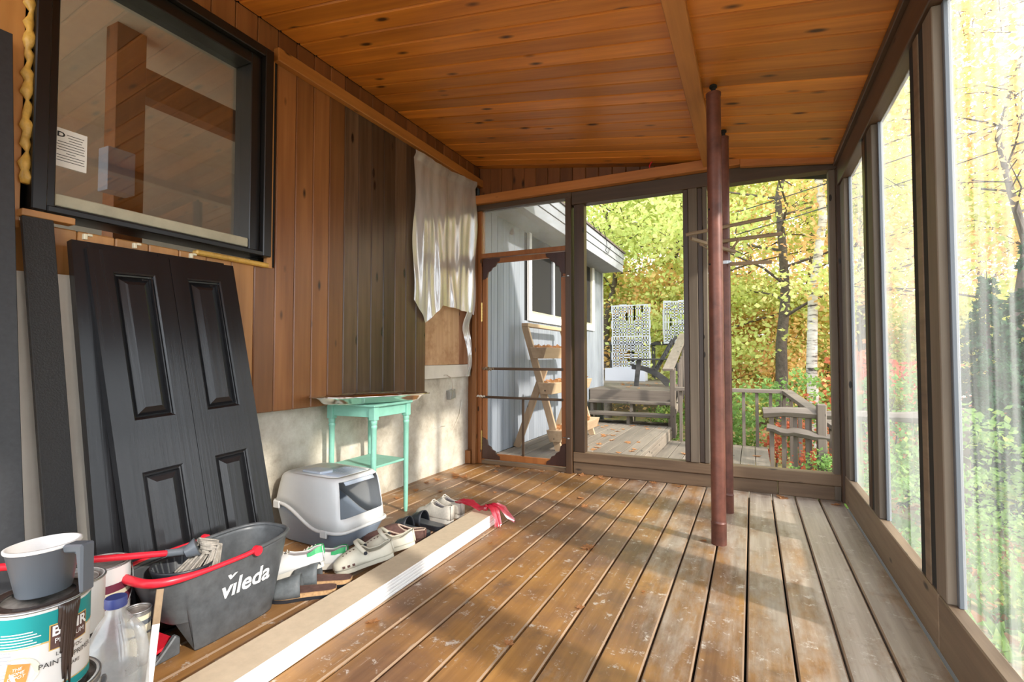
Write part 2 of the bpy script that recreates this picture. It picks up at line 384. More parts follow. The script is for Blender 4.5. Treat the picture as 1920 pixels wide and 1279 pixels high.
# floor
floor = struct('floor')
PITCH = .1475; xs0 = -1.213-9*PITCH
for i in range(21):
    a = xs0+i*PITCH+.004; b = xs0+(i+1)*PITCH-.004
    if b > .565: b = .60
    dz = rng.uniform(-.0015, .0015)
    c = ((a+b)/2, 1.7, -.018+dz)
    MB().box(a-c[0], b-c[0], -2.9, 2.45+.06, -.018, .018).build('deck_board', ['deck', 'deck_edge'], floor, c, bevel=.005).modifiers['bevel'].material = 1
MB().box(-2.6, .62, -1.2, 4.2, -.16, -.06).build('gap_shade_slab', 'dark', floor)  # near-black slab stands for the shade seen between deck boards
# ceiling
ceil = struct('ceiling')
ang = math.atan(.151)
Lc = (XR+.06-XL)/math.cos(ang)
me_c = MB().box(-Lc/2, Lc/2, -.0622, .0622, 0, .02).mesh('ceiling_plank', 'ceil')
for k in range(39):
    y = 1.917-21*.128+k*.128+.064
    xm = (XL+XR+.06)/2
    ob('ceiling_plank', me_c, ceil, (xm, y, zc(xm)+rng.uniform(0, .0015)), (0, ang, 0), bevel=.007)
MB().add([(x, y, zc(x)+d) for x in (XL-.3, XR+.10) for y in (Y0-.02, 4.6) for d in (.022, .14)],
         [[0, 1, 3, 2], [4, 6, 7, 5], [0, 4, 5, 1], [2, 3, 7, 6], [0, 2, 6, 4], [1, 5, 7, 3]]).build('roof_deck', 'dark', ceil)
beam = MB().add([(x, y, z) for x in (-.318, -.228) for y in (Y0, 4.06) for z in (2.452, 2.53)],
         [[0, 1, 3, 2], [4, 6, 7, 5], [0, 4, 5, 1], [2, 3, 7, 6], [0, 2, 6, 4], [1, 5, 7, 3]]).build('trim_1', 'rail', bevel=.004)
beam['kind'] = 'structure'
# left wall
wl = struct('wall_left')
def plank(y0, y1, z0, z1, mat, x=XL, t=.02):
    c = (x-t/2, (y0+y1)/2, (z0+z1)/2)
    return MB().box(-t/2, t/2, y0-c[1]+.0012, y1-c[1]-.0012, z0-c[2], z1-c[2]).build('plank', mat, wl, c, bevel=.005)
pal = {16: 'cedar', 17: 'cedar'}
k = 0
y = 1.91-21*.128
WY0, WY1, WZ0, WZ1 = .855, 1.845, 1.53, 2.65
while y < 4.18:
    y1 = y+.128
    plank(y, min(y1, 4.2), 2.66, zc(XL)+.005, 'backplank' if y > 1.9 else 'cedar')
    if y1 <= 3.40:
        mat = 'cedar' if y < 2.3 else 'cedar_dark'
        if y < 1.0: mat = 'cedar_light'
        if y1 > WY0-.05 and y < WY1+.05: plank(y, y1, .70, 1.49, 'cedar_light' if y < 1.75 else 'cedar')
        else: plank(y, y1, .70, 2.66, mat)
    y = y1
# board left of the window, stud strips right of it
sbox('side_board', 'cedar_light', XL-.005, XL+.012, .70, .838, 1.46, 2.82, wl)
sbox('stud_strip', 'cedar_light', XL-.02, XL+.006, 1.85, 1.885, 1.48, 2.64, wl)
sbox('gap_strip', 'dark', XL-.025, XL-.012, 1.885, 1.915, 1.48, 2.64, wl, 0)
sbox('sill_stub', 'cedar_light', XL, XL+.05, .83, .985, 1.50, 1.525, wl)
sbox('sill_chip', 'foam', XL-.01, XL+.03, 1.46, 1.85, 1.478, 1.502, wl, .006)
rl = sbox('trim_2', 'rail', XL, XL+.045, 1.875, 4.2, 2.625, 2.70, bevel=.004)
fb = MB(); pth = []; rr = []
for i in range(46):
    t = i/45; pth.append((XL+.022, .846+.004*math.sin(i*1.7), 1.62+t*1.05)); rr.append(.014+.006*math.sin(i*2.3)+.004*math.sin(i*.9))
fb.tube(pth, rr, 8).build('foam_bead', 'foam', wl, smooth=True)
# sheathing behind the missing planks and the concrete foundation
sbox('sheathing', 'ply', XL-.06, XL-.045, 3.38, 3.90, .93, 2.66, wl)
sbox('sheathing', 'ply_dark', XL-.06, XL-.047, 3.90, 4.2, .93, 2.66, wl)
sbox('sill_plate', 'offwhite', XL-.075, XL-.05, 3.38, 4.12, .815, .928, wl)
sbox('backing', 'dark', XL-.12, XL-.061, Y0, WY0, .82, 2.82, wl, 0)
sbox('backing', 'dark', XL-.12, XL-.061, WY1, 4.25, .82, 2.82, wl, 0)
sbox('backing', 'dark', XL-.12, XL-.061, WY0, WY1, .82, 1.5, wl, 0)
sbox('backing', 'dark', XL-.12, XL-.061, WY0, WY1, 2.64, 2.82, wl, 0)
cf = MB(); P = []
nr = np.random.RandomState(3)
for i in range(60):
    row = []
    for j in range(14):
        yy = Y0+(4.18-Y0)*i/59; zz = -.03+.845*j/13
        row.append((XL-.09+.006*math.sin(yy*5+zz*7)+nr.uniform(-.0025, .0025), yy, zz))
    P.append(row)
cf.grid(P).build('foundation', 'concrete', wl, smooth=True)
for pts in ([(3.52, .37), (3.56, .40), (3.62, .385), (3.68, .40), (3.74, .39)], [(3.80, .23), (3.86, .33), (3.93, .40), (3.99, .47), (4.02, .60)]):
    MB().tube([(XL-.088, a, b) for a, b in pts], [.003, .008, .006, .008, .003], 6).build('crack_ridge', 'concrete', wl, smooth=True)
# junction box with cable
jb = MB(); jb.box(-.03, .012, -.045, .045, -.04, .04); jb.box(.012, .015, -.03, -.01, -.03, .03); jb.box(.012, .016, .008, .028, -.035, .02)
jb.build('junction_box', 'steel', wl, (XL-.066, 3.82, .665), (R(8), 0, 0), bevel=.003)
MB().tube([(XL-.05, 3.66, .84), (XL-.045, 3.70, .845), (XL-.04, 3.76, .82), (XL-.045, 3.80, .76), (XL-.05, 3.81, .70)], .005, 6).build('cable', 'offwhite', wl, smooth=True)
# window in the left wall
w1 = struct('window_1')
def frame4(mb, y0, y1, z0, z1, wy0, wy1, wz0, wz1, x0, x1):
    mb.box(x0, x1, y0, y0+wy0, z0, z1); mb.box(x0, x1, y1-wy1, y1, z0, z1)
    mb.box(x0, x1, y0+wy0, y1-wy1, z0, z0+wz0); mb.box(x0, x1, y0+wy0, y1-wy1, z1-wz1, z1); return mb
frame4(MB(), WY0, WY1, WZ0, WZ1, .045, .05, .025, .05, XL-.10, XL+.05).build('window_frame', 'winblack', w1, bevel=.004)
frame4(MB(), WY0+.045, WY1-.05, WZ0+.025, WZ1-.05, .035, .06, .012, .06, XL-.11, XL+.018).build('sash', 'winblack', w1, bevel=.004)
sbox('sash_rail', 'winbeige', XL-.11, XL+.012, WY0+.08, WY1-.11, WZ0+.037, WZ0+.085, w1, .004)
sbox('glass_pane', 'glass', XL-.062, XL-.056, WY0+.07, WY1-.10, WZ0+.07, WZ1-.10, w1, 0)
nt_ = MB().box(0, .0012, 0, .105, 0, .15).build('notice_sheet', 'paper', w1, (XL-.054, .955, 1.74), (0, 0, 0))
def nfn(u, v): return (.0016, .0525+u, .075+v)
text_on('D', .03, lambda u, v: (.0016, .02+u*1.2, .125+v*.9), 'ink', nt_, bold=.001)
for i in range(11):
    L = [.06, .05, .045, .085, .09, .085, .09, .03, .09, .085, .09][i]
    MB().box(.0014, .0017, .0525-L/2+(.015 if i < 3 else 0), .0525+L/2+(.012 if i < 3 else 0), .128-i*.0105, .1303-i*.0105).build('print_line', 'ink', nt_)
# room behind the window
rm = struct('wall_interior')
sbox('room_wall', 'offwhite', -5.2, -5.1, -1, 5, .4, 3.2, rm, 0)
sbox('room_side', 'offwhite', -5.1, -2.5, 4.4, 4.5, .4, 3.2, rm, 0)
sbox('room_ceiling', 'offwhite', -5.1, -2.5, -1, 4.5, 3.0, 3.1, rm, 0)
sbox('room_floor', 'kraft', -5.1, -2.5, -1, 4.5, .3, .4, rm, 0)
sbox('room_post', 'backplank', -3.5, -3.38, 1.62, 1.78, .4, 3.0, rm)
sbox('room_beam', 'backplank', -3.5, -3.38, 1.78, 4.4, 2.62, 2.80, rm)
sbox('room_meter_box', 'bluegrey', -3.38, -3.28, 1.54, 1.68, 1.95, 2.2, rm)
# back wall
wb = struct('wall_back')
x = XL+.005
while x < -.02:
    x1 = x+.118; z1 = zc(x)+.004; z2 = zc(x1)+.004
    if min(z1, z2) > 2.53:
        mb = MB().add([(0, 0, 0), (x1-x-.002, 0, 0), (x1-x-.002, 0, z2-2.50), (0, 0, z1-2.50), (0, .02, 0), (x1-x-.002, .02, 0), (x1-x-.002, .02, z2-2.50), (0, .02, z1-2.50)],
                 [[0, 1, 2, 3], [7, 6, 5, 4], [0, 4, 5, 1], [1, 5, 6, 2], [2, 6, 7, 3], [3, 7, 4, 0]])
        mb.build('plank', 'backplank', wb, (x, 4.19, 2.50), bevel=.005)
    x = x1
sbox('header', 'header', XL, -.06, 4.06, 4.19, 2.435, 2.515, wb, .004)
sbox('lintel', 'frame_h', XL, -1.40, 4.11, 4.20, 2.385, 2.434, wb, .003)
sbox('lintel', 'frame_h', -1.40, XR+.04, 4.12, 4.22, 2.322, 2.434, wb, .004)
MB().prism([(-.06, zc(-.06)-.055), (XR, zc(XR)-.03), (XR, zc(XR)+.005), (-.06, zc(-.06)+.005)], lambda a, b, t: (a, t, b), 4.06, 4.10).build('ceiling_trim', 'header', wb)
MB().tube([(-.72, 4.066, 2.516), (-.725, 4.075, 2.535), (-.715, 4.08, 2.56), (-.70, 4.085, 2.575)], .005, 6).build('red_string', 'red', wb, smooth=True)
for nm, mt, a, b, c, d in (('jamb', 'jamb', XL-.09, XL-.02, 4.14, 4.2), ('jamb', 'jamb', XL-.02, XL+.02, 4.09, 4.2), ('jamb', 'doorwood', XL+.02, XL+.062, 4.13, 4.2),
                           ('stud', 'frame', -1.452, -1.40, 4.10, 4.20), ('stud', 'frame', -1.383, -1.292, 4.13, 4.21),
                           ('post_strip', 'frame', -.479, -.440, 4.13, 4.21), ('post_strip', 'greywood', -.438, -.372, 4.115, 4.2),
                           ('post_strip', 'frame', -.372, -.335, 4.135, 4.21), ('post_strip', 'greywood', -.334, -.302, 4.12, 4.2),
                           ('corner_post', 'greywood', .505, .545, 4.13, 4.22), ('corner_post', 'frame', .545, .60, 4.08, 4.22)):
    z0 = .0 if nm in ('jamb', 'stud') and b < -1.39 else (.0 if nm == 'corner_post' else .185)
    sbox(nm, mt, a, b, c, d, z0, 2.384 if b < -1.39 else 2.322, wb, .003)
sbox('jamb_foot', 'jamb', XL-.09, XL-.03, 4.08, 4.15, 0, .12, wb)
sbox('sill_board', 'basewood_x', -1.395, XR, 4.125, 4.215, .10, .183, wb, .005)
sbox('sill_board', 'basewood_x', -1.395, .155, 4.135, 4.205, .0, .098, wb, .004)
sbox('sill_board', 'basewood_x', .159, XR, 4.135, 4.205, .0, .098, wb, .004)
sbox('threshold', 'basewood_x', XL, -1.45, 4.14, 4.22, 0, .03, wb)
sbox('transom_bar', 'doorwood', XL+.062, -1.452, 4.12, 4.19, 1.93, 1.972, wb, .003)
frame4(MB(), 0, 0, 0, 0, 0, 0, 0, 0, 0, 0)
tp = sbox('transom_pane', 'hazeglass', XL+.065, -1.455, 4.158, 4.162, 1.972, 2.385, wb, 0)
# screen door
dr = struct('door_1')
DX0, DX1 = XL+.066, -1.458
sbox('stile', 'doorwood', DX0, DX0+.045, 4.14, 4.168, .045, 1.925, dr, .003)
sbox('stile', 'doorwood', DX1-.048, DX1, 4.14, 4.168, .045, 1.925, dr, .003)
sbox('rail', 'doorwood', DX0+.045, DX1-.048, 4.142, 4.166, 1.878, 1.925, dr, .003)
sbox('rail', 'doorwood', DX0+.045, DX1-.048, 4.142, 4.166, .045, .10, dr, .003)
sbox('push_bar', 'frame_h', DX0+.03, DX1-.03, 4.13, 4.15, .876, .90, dr, .003)
sbox('push_bar', 'frame_h', DX0-.03, DX1-.03, 4.13, 4.15, .612, .634, dr, .003)
sbox('upright_bar', 'frame', -1.887, -1.865, 4.142, 4.158, .10, .612, dr, .003)
def bracket(sx, sz, cx, cz):
    pts = [(0, 0), (.185, 0), (.18, .03), (.15, .045), (.135, .075), (.105, .085), (.09, .11), (.06, .125), (.05, .17), (.03, .19), (0, .195)]
    MB().prism(pts, lambda a, b, t: (cx+sx*a, t, cz+sz*b), 4.134, 4.156).build('corner_bracket', 'bracket', dr, bevel=.003)
bracket(1, -1, DX0+.003, 1.922); bracket(-1, -1, DX1-.006, 1.922); bracket(1, 1, DX0+.003, .05); bracket(-1, 1, DX1-.006, .05)
for zz in (1.42, .22):
    hb = MB(); hb.tube([(DX0-.003, 4.132, zz-.09), (DX0-.003, 4.132, zz+.09)], .007, 8)
    for q in range(6): hb.tube([(DX0-.003, 4.132, zz-.085+q*.03), (DX0-.003, 4.132, zz-.07+q*.03)], .009, 8)
    hb.build('hinge', 'brass', dr, smooth='auto')
for zz in (1.70, .30):
    h = MB(); h.tube([(DX1-.03, 4.125, zz), (DX1+.02, 4.12, zz)], .004, 6); h.lathe([(.0, 0), (.012, 0), (.012, .008), (0, .012)], 10, (DX1+.03, 4.10, zz-.004))
    h.build('hook_latch', 'steel', dr, smooth='auto')
MB().tube([(DX0+.0+.13*t, 4.128+.006*math.sin(t*17), .888+.01*math.sin(t*23)) for t in [i/12 for i in range(13)]], [.004+.010*math.sin(PI*i/12) for i in range(13)], 7).build('cord_knot', 'dowel', dr, smooth=True)
MB().tube([(DX0-.07+.11*t, 4.122+.006*math.sin(t*17), .63+.006*math.sin(t*23)) for t in [i/12 for i in range(13)]], [.004+.006*math.sin(PI*i/12) for i in range(13)], 7).build('cord_knot', 'offwhite', dr, smooth=True)
# right wall: base boards, posts, plate, screens
wr = struct('wall_right')
sbox('base_board', 'basewood', XR, XR+.045, 2.19, 4.13, 0, .19, wr, .004)
sbox('base_board', 'basewood', XR, XR+.045, Y0, 2.185, 0, .19, wr, .004)
sbox('top_plate', 'plate', XR-.01, XR+.06, Y0, 4.12, 2.19, 2.335, wr, .004)
sbox('plate_trim', 'plate', XR-.03, XR+.02, Y0, 4.1, 2.335, 2.375, wr, .003)
def post(y0, y1, mat, dx=0, nm='post'): sbox(nm, mat, XR+.004+dx, XR+.05+dx, y0, y1, .19, 2.19, wr, .003)
post(3.93, 4.08, 'greywood')
post(3.245, 3.315, 'frame'); post(3.19, 3.245, 'dark', .003); post(3.075, 3.185, 'greywood')  # the near-black strip is painted shade, the shadowed side of the post
post(2.335, 2.395, 'dark', .003); post(2.275, 2.335, 'basewood', .0); post(2.215, 2.275, 'dark', .003); post(2.115, 2.215, 'greywood')  # both near-black strips stand in for shadowed post sides
post(1.05, 1.30, 'greywood'); post(-.1, .12, 'greywood'); post(Y0, Y0+.12, 'greywood')
for a, b in ((3.315, 3.93), (2.395, 3.075), (1.30, 2.115), (.12, 1.05), (Y0+.12, -.1)):
    for yy in (a, b-.022): sbox('screen_spline', 'cupgrey', XR+.03, XR+.05, yy, yy+.022, .19, 2.19, wr, .002)
    MB().add([(0, a-b, -1), (0, 0, -1), (0, 0, 1), (0, a-b, 1)], [[0, 1, 2, 3]]).build('insect_screen', 'screen', wr, (XR+.042, b, 1.19))

# ---------------------------------------------------------------- steel jack posts
def jack(name, label, x, y, r, zt):
    t = thing(name, label, 'post', (x, y, 0))
    MB().lathe([(0, .0), (r*1.05, 0), (r*1.05, .11), (r*1.1, .115), (r*1.0, .12), (r, .13), (r, zt-.06), (r*1.06, zt-.06), (r*1.06, zt-.045), (0, zt-.045)], 24).build('tube', 'rust', t, smooth='auto')
    MB().lathe([(.012, zt-.045), (.012, zt-.012), (.02, zt-.012), (.02, zt), (0, zt)], 12).build('screw_jack', 'dark', t, smooth='auto')
    for zz in (zt-.69, 1.50): 
        MB().tube([(-r*.7, -r*.74, zz), (-r*.68, -r*.7, zz)], .006, 8).build('bolt_hole', 'dark', t)
    return t
jack('jack_post', 'thick red steel post with worn base standing on the deck boards', -.172, 2.92, .0375, zc(-.172))
jack('jack_post', 'thinner red steel post behind, carrying wooden drying arms', -.150, 3.53, .032, zc(-.15))
ra = thing('drying_rack', 'wooden dowel drying arms fanned around the thinner steel post', 'rack', (-.15, 3.53, 1.76))
def arm(a, b, r=.012): MB().tube([a, b], r, 8).build('arm', 'dowel', ra, smooth='auto')
MB().lathe([(.033, -.16), (.043, -.16), (.043, -.14), (.033, -.14)], 16).build('collar', 'steel', ra, smooth='auto')
arm((-.235, -.05, .05), (.27, -.04, .11)); arm((-.18, -.28, -.03), (.06, -.045, -.09)); arm((-.15, -.045, -.02), (.33, -.045, -.0)); arm((.03, -.04, -.165), (.27, -.04, -.17))
arm((.03, -.05, -.09), (.09, -.1, -.02), .007); arm((-.15, -.05, -.02), (-.04, -.04, -.10), .004)

# ---------------------------------------------------------------- plastic film on the wall
def film():
    def top(y): return 2.60+(y-3.125)*.045-.02*math.sin((y-3.12)/1.0*PI)
    def bot(y):
        if y < 3.30: return 1.44-(y-3.125)/.175*.17
        if y < 3.52: return 1.27+(y-3.30)/.22*.16
        if y < 4.02: return 1.43-.05*(y-3.52)
        return 1.39
    P = []
    for i in range(61):
        y = 3.125+(4.07-3.125)*i/60; r = []
        for j in range(41):
            t = j/40; z = bot(y)+(top(y)-bot(y))*t
            d = .009*math.sin(y*24+1.6*math.sin(z*2.1))+.005*math.sin(y*55+1.1*math.sin(z*3+y*4))+.004*math.sin(z*9+y*14)+.008*math.sin(y*8+z*3)
            r.append((XL+.030+d*(1-t*.5)+.02*(t > .95), y+.012*math.sin(z*9)*(1 if i in (0, 60) else 0), z))
        P.append(r)
    m = MB().grid(P); Q = []
    for i in range(9):
        r = []
        for j in range(25):
            t = j/24; z = 1.42-t*.60; w = .10-.05*t
            r.append((XL+.0+.012*math.sin(i*2+z*9)+.02*math.sin(z*14), 3.93+.05*t+w*i/8+.01*math.sin(z*23), z))
        Q.append(r)
    m.grid(Q)
    o = m.build('plastic_sheet', 'film', smooth=True)
    tag(o, 'torn clouded plastic sheet stapled over the wall beside the screen door', 'sheet')
film()

# ---------------------------------------------------------------- leaning boards and doors
def lean(name, label, cat, loc, th, ph=0, rz=0): return thing(name, label, cat, loc, (R(ph), R(-th), R(rz)))
def panel_door(t, W_, H_, th=.034):
    lw = W_/2
    for i in range(2):
        y0 = i*lw+.001; y1 = (i+1)*lw-.001; a = y0+.066; b = y1-.066
        if i == 0: a += .012
        else: b -= .012
        zs = [(.10, .565), (.765, H_-.085)]
        lf = MB(); lf.box(-th, 0, y0, a, 0, H_); lf.box(-th, 0, b, y1, 0, H_)
        lf.box(-th, 0, a, b, 0, zs[0][0]); lf.box(-th, 0, a, b, zs[0][1], zs[1][0]); lf.box(-th, 0, a, b, zs[1][1], H_)
        leaf = lf.build('door_leaf', 'black_gloss', t)
        for z0, z1 in zs:
            loops = []
            for ins, dp in ((0, 0), (.006, -.004), (.008, -.010), (.014, -.012), (.016, -.004), (.019, -.017), (.047, -.002), (.050, -.002)):
                loops.append([(dp, a+ins, z0+ins), (dp, b-ins, z0+ins), (dp, b-ins, z1-ins), (dp, a+ins, z1-ins)])
            m = MB().grid(loops, cv=True); l = loops[-1]; m.add(l, [[0, 1, 2, 3]])
            m.build('raised_panel', 'black_gloss', leaf)
t = lean('panel_door', 'glossy black bifold door with four raised panels leaning on the wall, in front', 'door', (-1.985, 1.07, .002), 11.2, 2.8)
panel_door(t, .60, 1.44)
t = lean('panel_door', 'black bifold door mostly hidden behind the front panelled door', 'door', (-2.045, .985, .002), 9.3, 1.0)
panel_door(t, .60, 1.455)
for (py, dd) in ((.985, .03), (1.05, .2), (1.45, .43)):
    c = thing('hinge_pin', 'small cream plastic pivot clip on the top edge of a black door', 'clip', (-2.283, .975+dd, 1.446), group='pivot clips on black doors')
    MB().box(-.012, .006, -.006, .006, 0, .022).build('clip_body', 'cream', c, bevel=.002)
    MB().box(-.006, .006, .006, .022, .014, .024).build('clip_hook', 'cream', c, bevel=.002)
def board(name, label, mat, loc, th, ph, w, h, tk=.016, bow=0, cat='board'):
    P = []; n = 14
    for j in range(n+1):
        z = h*j/n; b = bow*(1-j/n)**2
        P.append([(b-tk, 0, z), (b, 0, z), (b, w, z), (b-tk, w, z)])
    m = MB().grid(P, cv=True); m.add(P[0], [[0, 1, 2, 3]]); m.add(P[-1], [[3, 2, 1, 0]])
    return tag(m.build(name, mat, None, loc, (R(ph), R(-th), 0), bevel=.002), label, cat)
board('shelf_board', 'wide off-white board leaning behind the narrow black board', 'offwhite', (-2.14, .82, .002), 8, 2.2, .25, 1.312)
board('shelf_board', 'narrow black grained board leaning in front of the off-white board', 'black_text', (-2.085, .865, .002), 8.0, 1.5, .088, 1.508, .02)
board('shelf_board', 'tall bowed charcoal board leaning beside the window trim', 'black_board', (-2.12, .40, .002), 4.6, 0, .385, 2.12, .014, .09)

# ---------------------------------------------------------------- bundle of trim boards and strip on the floor
for i in range(5):
    z0 = i*.0137
    c = (-1.444, 1.775, z0+.0068+.001)
    MBx = MB().box(-.073+rng.uniform(-.002, .002), .073+rng.uniform(-.002, .002), -.925, .925, -.0064, .0064)
    o = MBx.build('trim_board', ['trimwhite', 'kraft'] if i == 4 else 'trimwhite', None, c, (0, 0, R(1.6)), bevel=.003)
    if i == 4:
        for p in o.data.polygons:
            if p.normal.z > .9: p.material_index = 1
    tag(o, ['white primed trim board at the very bottom of the floor bundle', 'white trim board second from the bottom of the floor bundle', 'white trim board in the middle of the floor bundle',
            'white trim board second from the top of the floor bundle', 'trim board on top of the floor bundle, bare tan face up'][i], 'board', 'bundle of trim boards')
tag(MB().box(-.022, .022, -.6, .6, 0, .012).build('edge_strip', 'bluegrey', None, (-1.555, 1.48, .001), (0, 0, R(1.6)), bevel=.003), 'thin grey strip on the deck along the trim bundle', 'strip')
# red film tied around the far end
rf = thing('plastic_tie', 'knotted red plastic film tied around the end of the trim boards', 'film', (-1.46, 2.64, .072))
def ribbon(pts, w, seed):
    r = np.random.RandomState(seed); P = []
    for i, (p, ww) in enumerate(zip(pts, w)):
        P.append([(p[0]+r.uniform(-.006, .006)+ (k-3)/3*ww*.25, p[1]+(k-3)/3*ww, p[2]+.012*math.sin(k*2.1+i*1.3)+r.uniform(0, .012)) for k in range(7)])
    return MB().grid(P)
ribbon([(-.20, .05, .02), (-.16, .05, .03), (-.11, .04, .03), (-.06, .02, .025), (-.01, .0, .02), (.03, -.0, .03)], [.03, .035, .03, .025, .015, .01], 1).build('film_tail', 'redfilm', rf, smooth=True)
ribbon([(.02, 0, .03), (.05, 0, .045), (.08, .0, .03), (.105, -.01, -.01), (.112, -.015, -.05), (.115, -.02, -.066)], [.01, .03, .035, .03, .025, .02], 2).build('film_tail', 'redfilm', rf, smooth=True)
ribbon([(.03, .01, .035), (.07, .03, .04), (.11, .05, .02), (.15, .06, -.02), (.18, .07, -.05)], [.01, .025, .03, .02, .01], 3).build('film_tail', 'redfilm', rf, smooth=True)
MB().lathe([(0, -.018), (.016, -.012), (.02, 0), (.014, .014), (0, .018)], 9, (.02, 0, .03)).build('knot', 'redfilm', rf, smooth=True)

# ---------------------------------------------------------------- litter box
def sq(lx, ly, n=72, p=7):
    out = []
    for i in range(n):
        a = 2*PI*(i+.5)/n; c, s_ = math.cos(a), math.sin(a)
        q = (abs(c)**p+abs(s_)**p)**(-1/p); out.append((lx*q*c, ly*q*s_))
    return out
def sm(a, b, x): t = min(1, max(0, (x-a)/(b-a))); return t*t*(3-2*t)
lb = thing('litter_box', 'hooded cat litter box, pale grey hood over a blue-grey tray', 'litter box', (-2.14, 2.115, 0), (0, 0, R(-2)))
def rimz(x): return .205-.105*sm(-.17, .12, x)
B = sq(.215, .15); T = sq(.262, .183)
P = []
for v in (0, .03, .25, .5, .75, 1):
    e = 1 if v > 0 else .96
    P.append([((B[i][0]*(1-v)+T[i][0]*v)*e, (B[i][1]*(1-v)+T[i][1]*v)*e, (.0 if v == 0 else max(.004, v*rimz(T[i][0])))) for i in range(72)])
m = MB().grid(P, cv=True); m.add([(x*.98, y*.98, .004) for x, y in B], [list(range(72))])
m.build('tray', 'bluegrey', lb, smooth='auto', solid=.004)
P = []
prof = [(0, 1.0), (.25, .965), (.5, .93), (.72, .895), (.86, .865), (.94, .825), (.985, .765), (1.0, .69)]
for v, sc in prof:
    P.append([(T[i][0]*(sc if T[i][0] > 0 else 1-(1-sc)*.8), T[i][1]*(1-(1-sc)*.75), rimz(T[i][0])+v*(.362-rimz(T[i][0]))) for i in range(72)])
m = MB(); nv = 72
vs = [p for r_ in P for p in r_]; fs = []
for i in range(len(P)-1):
    for j in range(nv):
        j2 = (j+1) % nv
        cx_, cy_ = (T[j][0]+T[j2][0])/2, (T[j][1]+T[j2][1])/2
        if cx_ > .2 and abs(cy_) < .15 and 1 <= i <= 4: continue
        fs.append([i*nv+j, (i+1)*nv+j, (i+1)*nv+j2, i*nv+j2])
m.add(vs, fs); m.add(P[-1], [list(range(nv))])
m.build('hood', 'hood', lb, smooth='auto', solid=.005)
MB().tube([(x*1.02, y*1.03, rimz(x)) for x, y in T], .009, 8, closed=True).build('rim_flange', 'hood', lb, smooth=True)
for sx_, sy_ in ((-.20, -1), (.16, -1), (-.20, 1), (.16, 1)):
    z = rimz(sx_); MB().box(sx_-.024, sx_+.024, sy_*.192-.006, sy_*.192+.006, z-.028, z+.012).build('clip', 'hood', lb, bevel=.004)
pp = []
for (x_, z_) in ((-.03, .3665), (.05, .3665), (.13, .3665), (.172, .362), (.20, .348), (.222, .325)):
    pp.append([(x_, y_, z_) for y_ in (-.105, -.05, 0, .05, .105)])
MB().grid(pp).build('vent_panel', 'ventblue', lb, smooth='auto', solid=.005)
for q in range(7): MB().box(.02+q*.016, .026+q*.016, -.03, .085, .368, .3705).build('vent_slot', 'bluegrey', lb)
hd = MB(); hd.prism([(-.09, -.12), (.05, -.12), (.07, -.05), (.03, -.02), (-.07, -.04)], lambda a, b, t: (a, b, t), .368, .382)
hd.build('handle', 'ventblue', lb, bevel=.004)
# ---------------------------------------------------------------- mint table and silver tray
tb = thing('side_table', 'small mint green wooden table with turned legs and lower shelf', 'table', (-2.20, 2.505, 0))
cor = [(-.155, -.175), (.16, -.155), (.16, .155), (-.155, .175)]
for cx_, cy_ in cor:
    MB().lathe([(0, 0), (.011, 0), (.014, .03), (.0165, .3), (.0175, .57), (.0205, .575), (.0205, .585), (.017, .592), (.0205, .60), (.0205, .615), (.018, .62), (0, .62)], 16, (cx_, cy_, 0)).build('leg', 'mint', tb, smooth='auto')
    MB().box(cx_-.021, cx_+.021, cy_-.021, cy_+.021, .62, .70).build('leg_block', 'mint', tb, bevel=.002)
for i in range(4):
    a, b = cor[i], cor[(i+1) % 4]
    MB().bar((a[0], a[1], .668), (b[0], b[1], .668), .016, .062).build('apron', 'mint', tb, bevel=.002)
MB().prism([(-.185, -.205), (.19, -.185), (.19, .185), (-.185, .205)], lambda a, b, t: (a, b, t), .70, .714).build('table_top', 'mint', tb, bevel=.003)
MB().prism([(-.15, -.175), (.155, -.155), (.155, .155), (-.15, .175)], lambda a, b, t: (a, b, t), .328, .342).build('shelf', 'mint', tb, bevel=.002)
tr = thing('serving_tray', 'large silver serving tray with wide fluted rim on the mint table', 'tray', (-2.165, 2.49, .716), (R(-1.0), 0, R(-12)))
def octo(a, b, n=48):
    out = []
    for i in range(n):
        th = 2*PI*i/n; c, s_ = math.cos(th), math.sin(th); w = 1+.018*math.cos(8*th)
        q = (abs(c)**2.6+abs(s_)**2.6)**(-1/2.6); out.append((a*q*c*w, b*q*s_*w))
    return out
P = []
for a, b, z in ((.10, .30, .003), (.125, .335, .003), (.132, .345, .008), (.15, .37, .032), (.178, .41, .046), (.186, .42, .047), (.188, .422, .043)):
    P.append([(x, y, z) for x, y in octo(a, b)])
m = MB().grid(P, cv=True); m.add(P[0], [list(range(48))])
m.build('tray_body', 'chrome', tr, smooth='auto', solid=.0025)
# ---------------------------------------------------------------- mop bucket
bk = thing('mop_bucket', 'dark grey oval mop bucket with red handle and pedal', 'bucket', (-1.825, 1.235, 0), (0, 0, R(1.5)))
B = sq(.105, .195, 160, 4.5); T = sq(.135, .272, 160, 3.2)
def bz(y): return .105*(1-sm(-.158, -.138, y))
P = []
for v in (0, .02, .2, .4, .6, .8, .93, 1):
    P.append([((B[i][0]*(1-v)+T[i][0]*v), (B[i][1]*(1-v)+T[i][1]*v), bz(B[i][1])*(1-v)+v*(.275+.012*sm(-.1, .25, T[i][1]))) for i in range(160)])
m = MB().grid(P, cv=True)
m.add([(x, y, bz(y)+.002) for x, y in B], [list(range(160))])
m.build('bucket_body', 'greyplastic', bk, smooth='auto', solid=.005); bkb = bk.children[-1]
MB().tube([(x*1.01, y*1.01, .272+.012*sm(-.1, .25, y)) for x, y in T], .008, 8, closed=True).build('bucket_rim', 'greyplastic', bk, smooth=True)
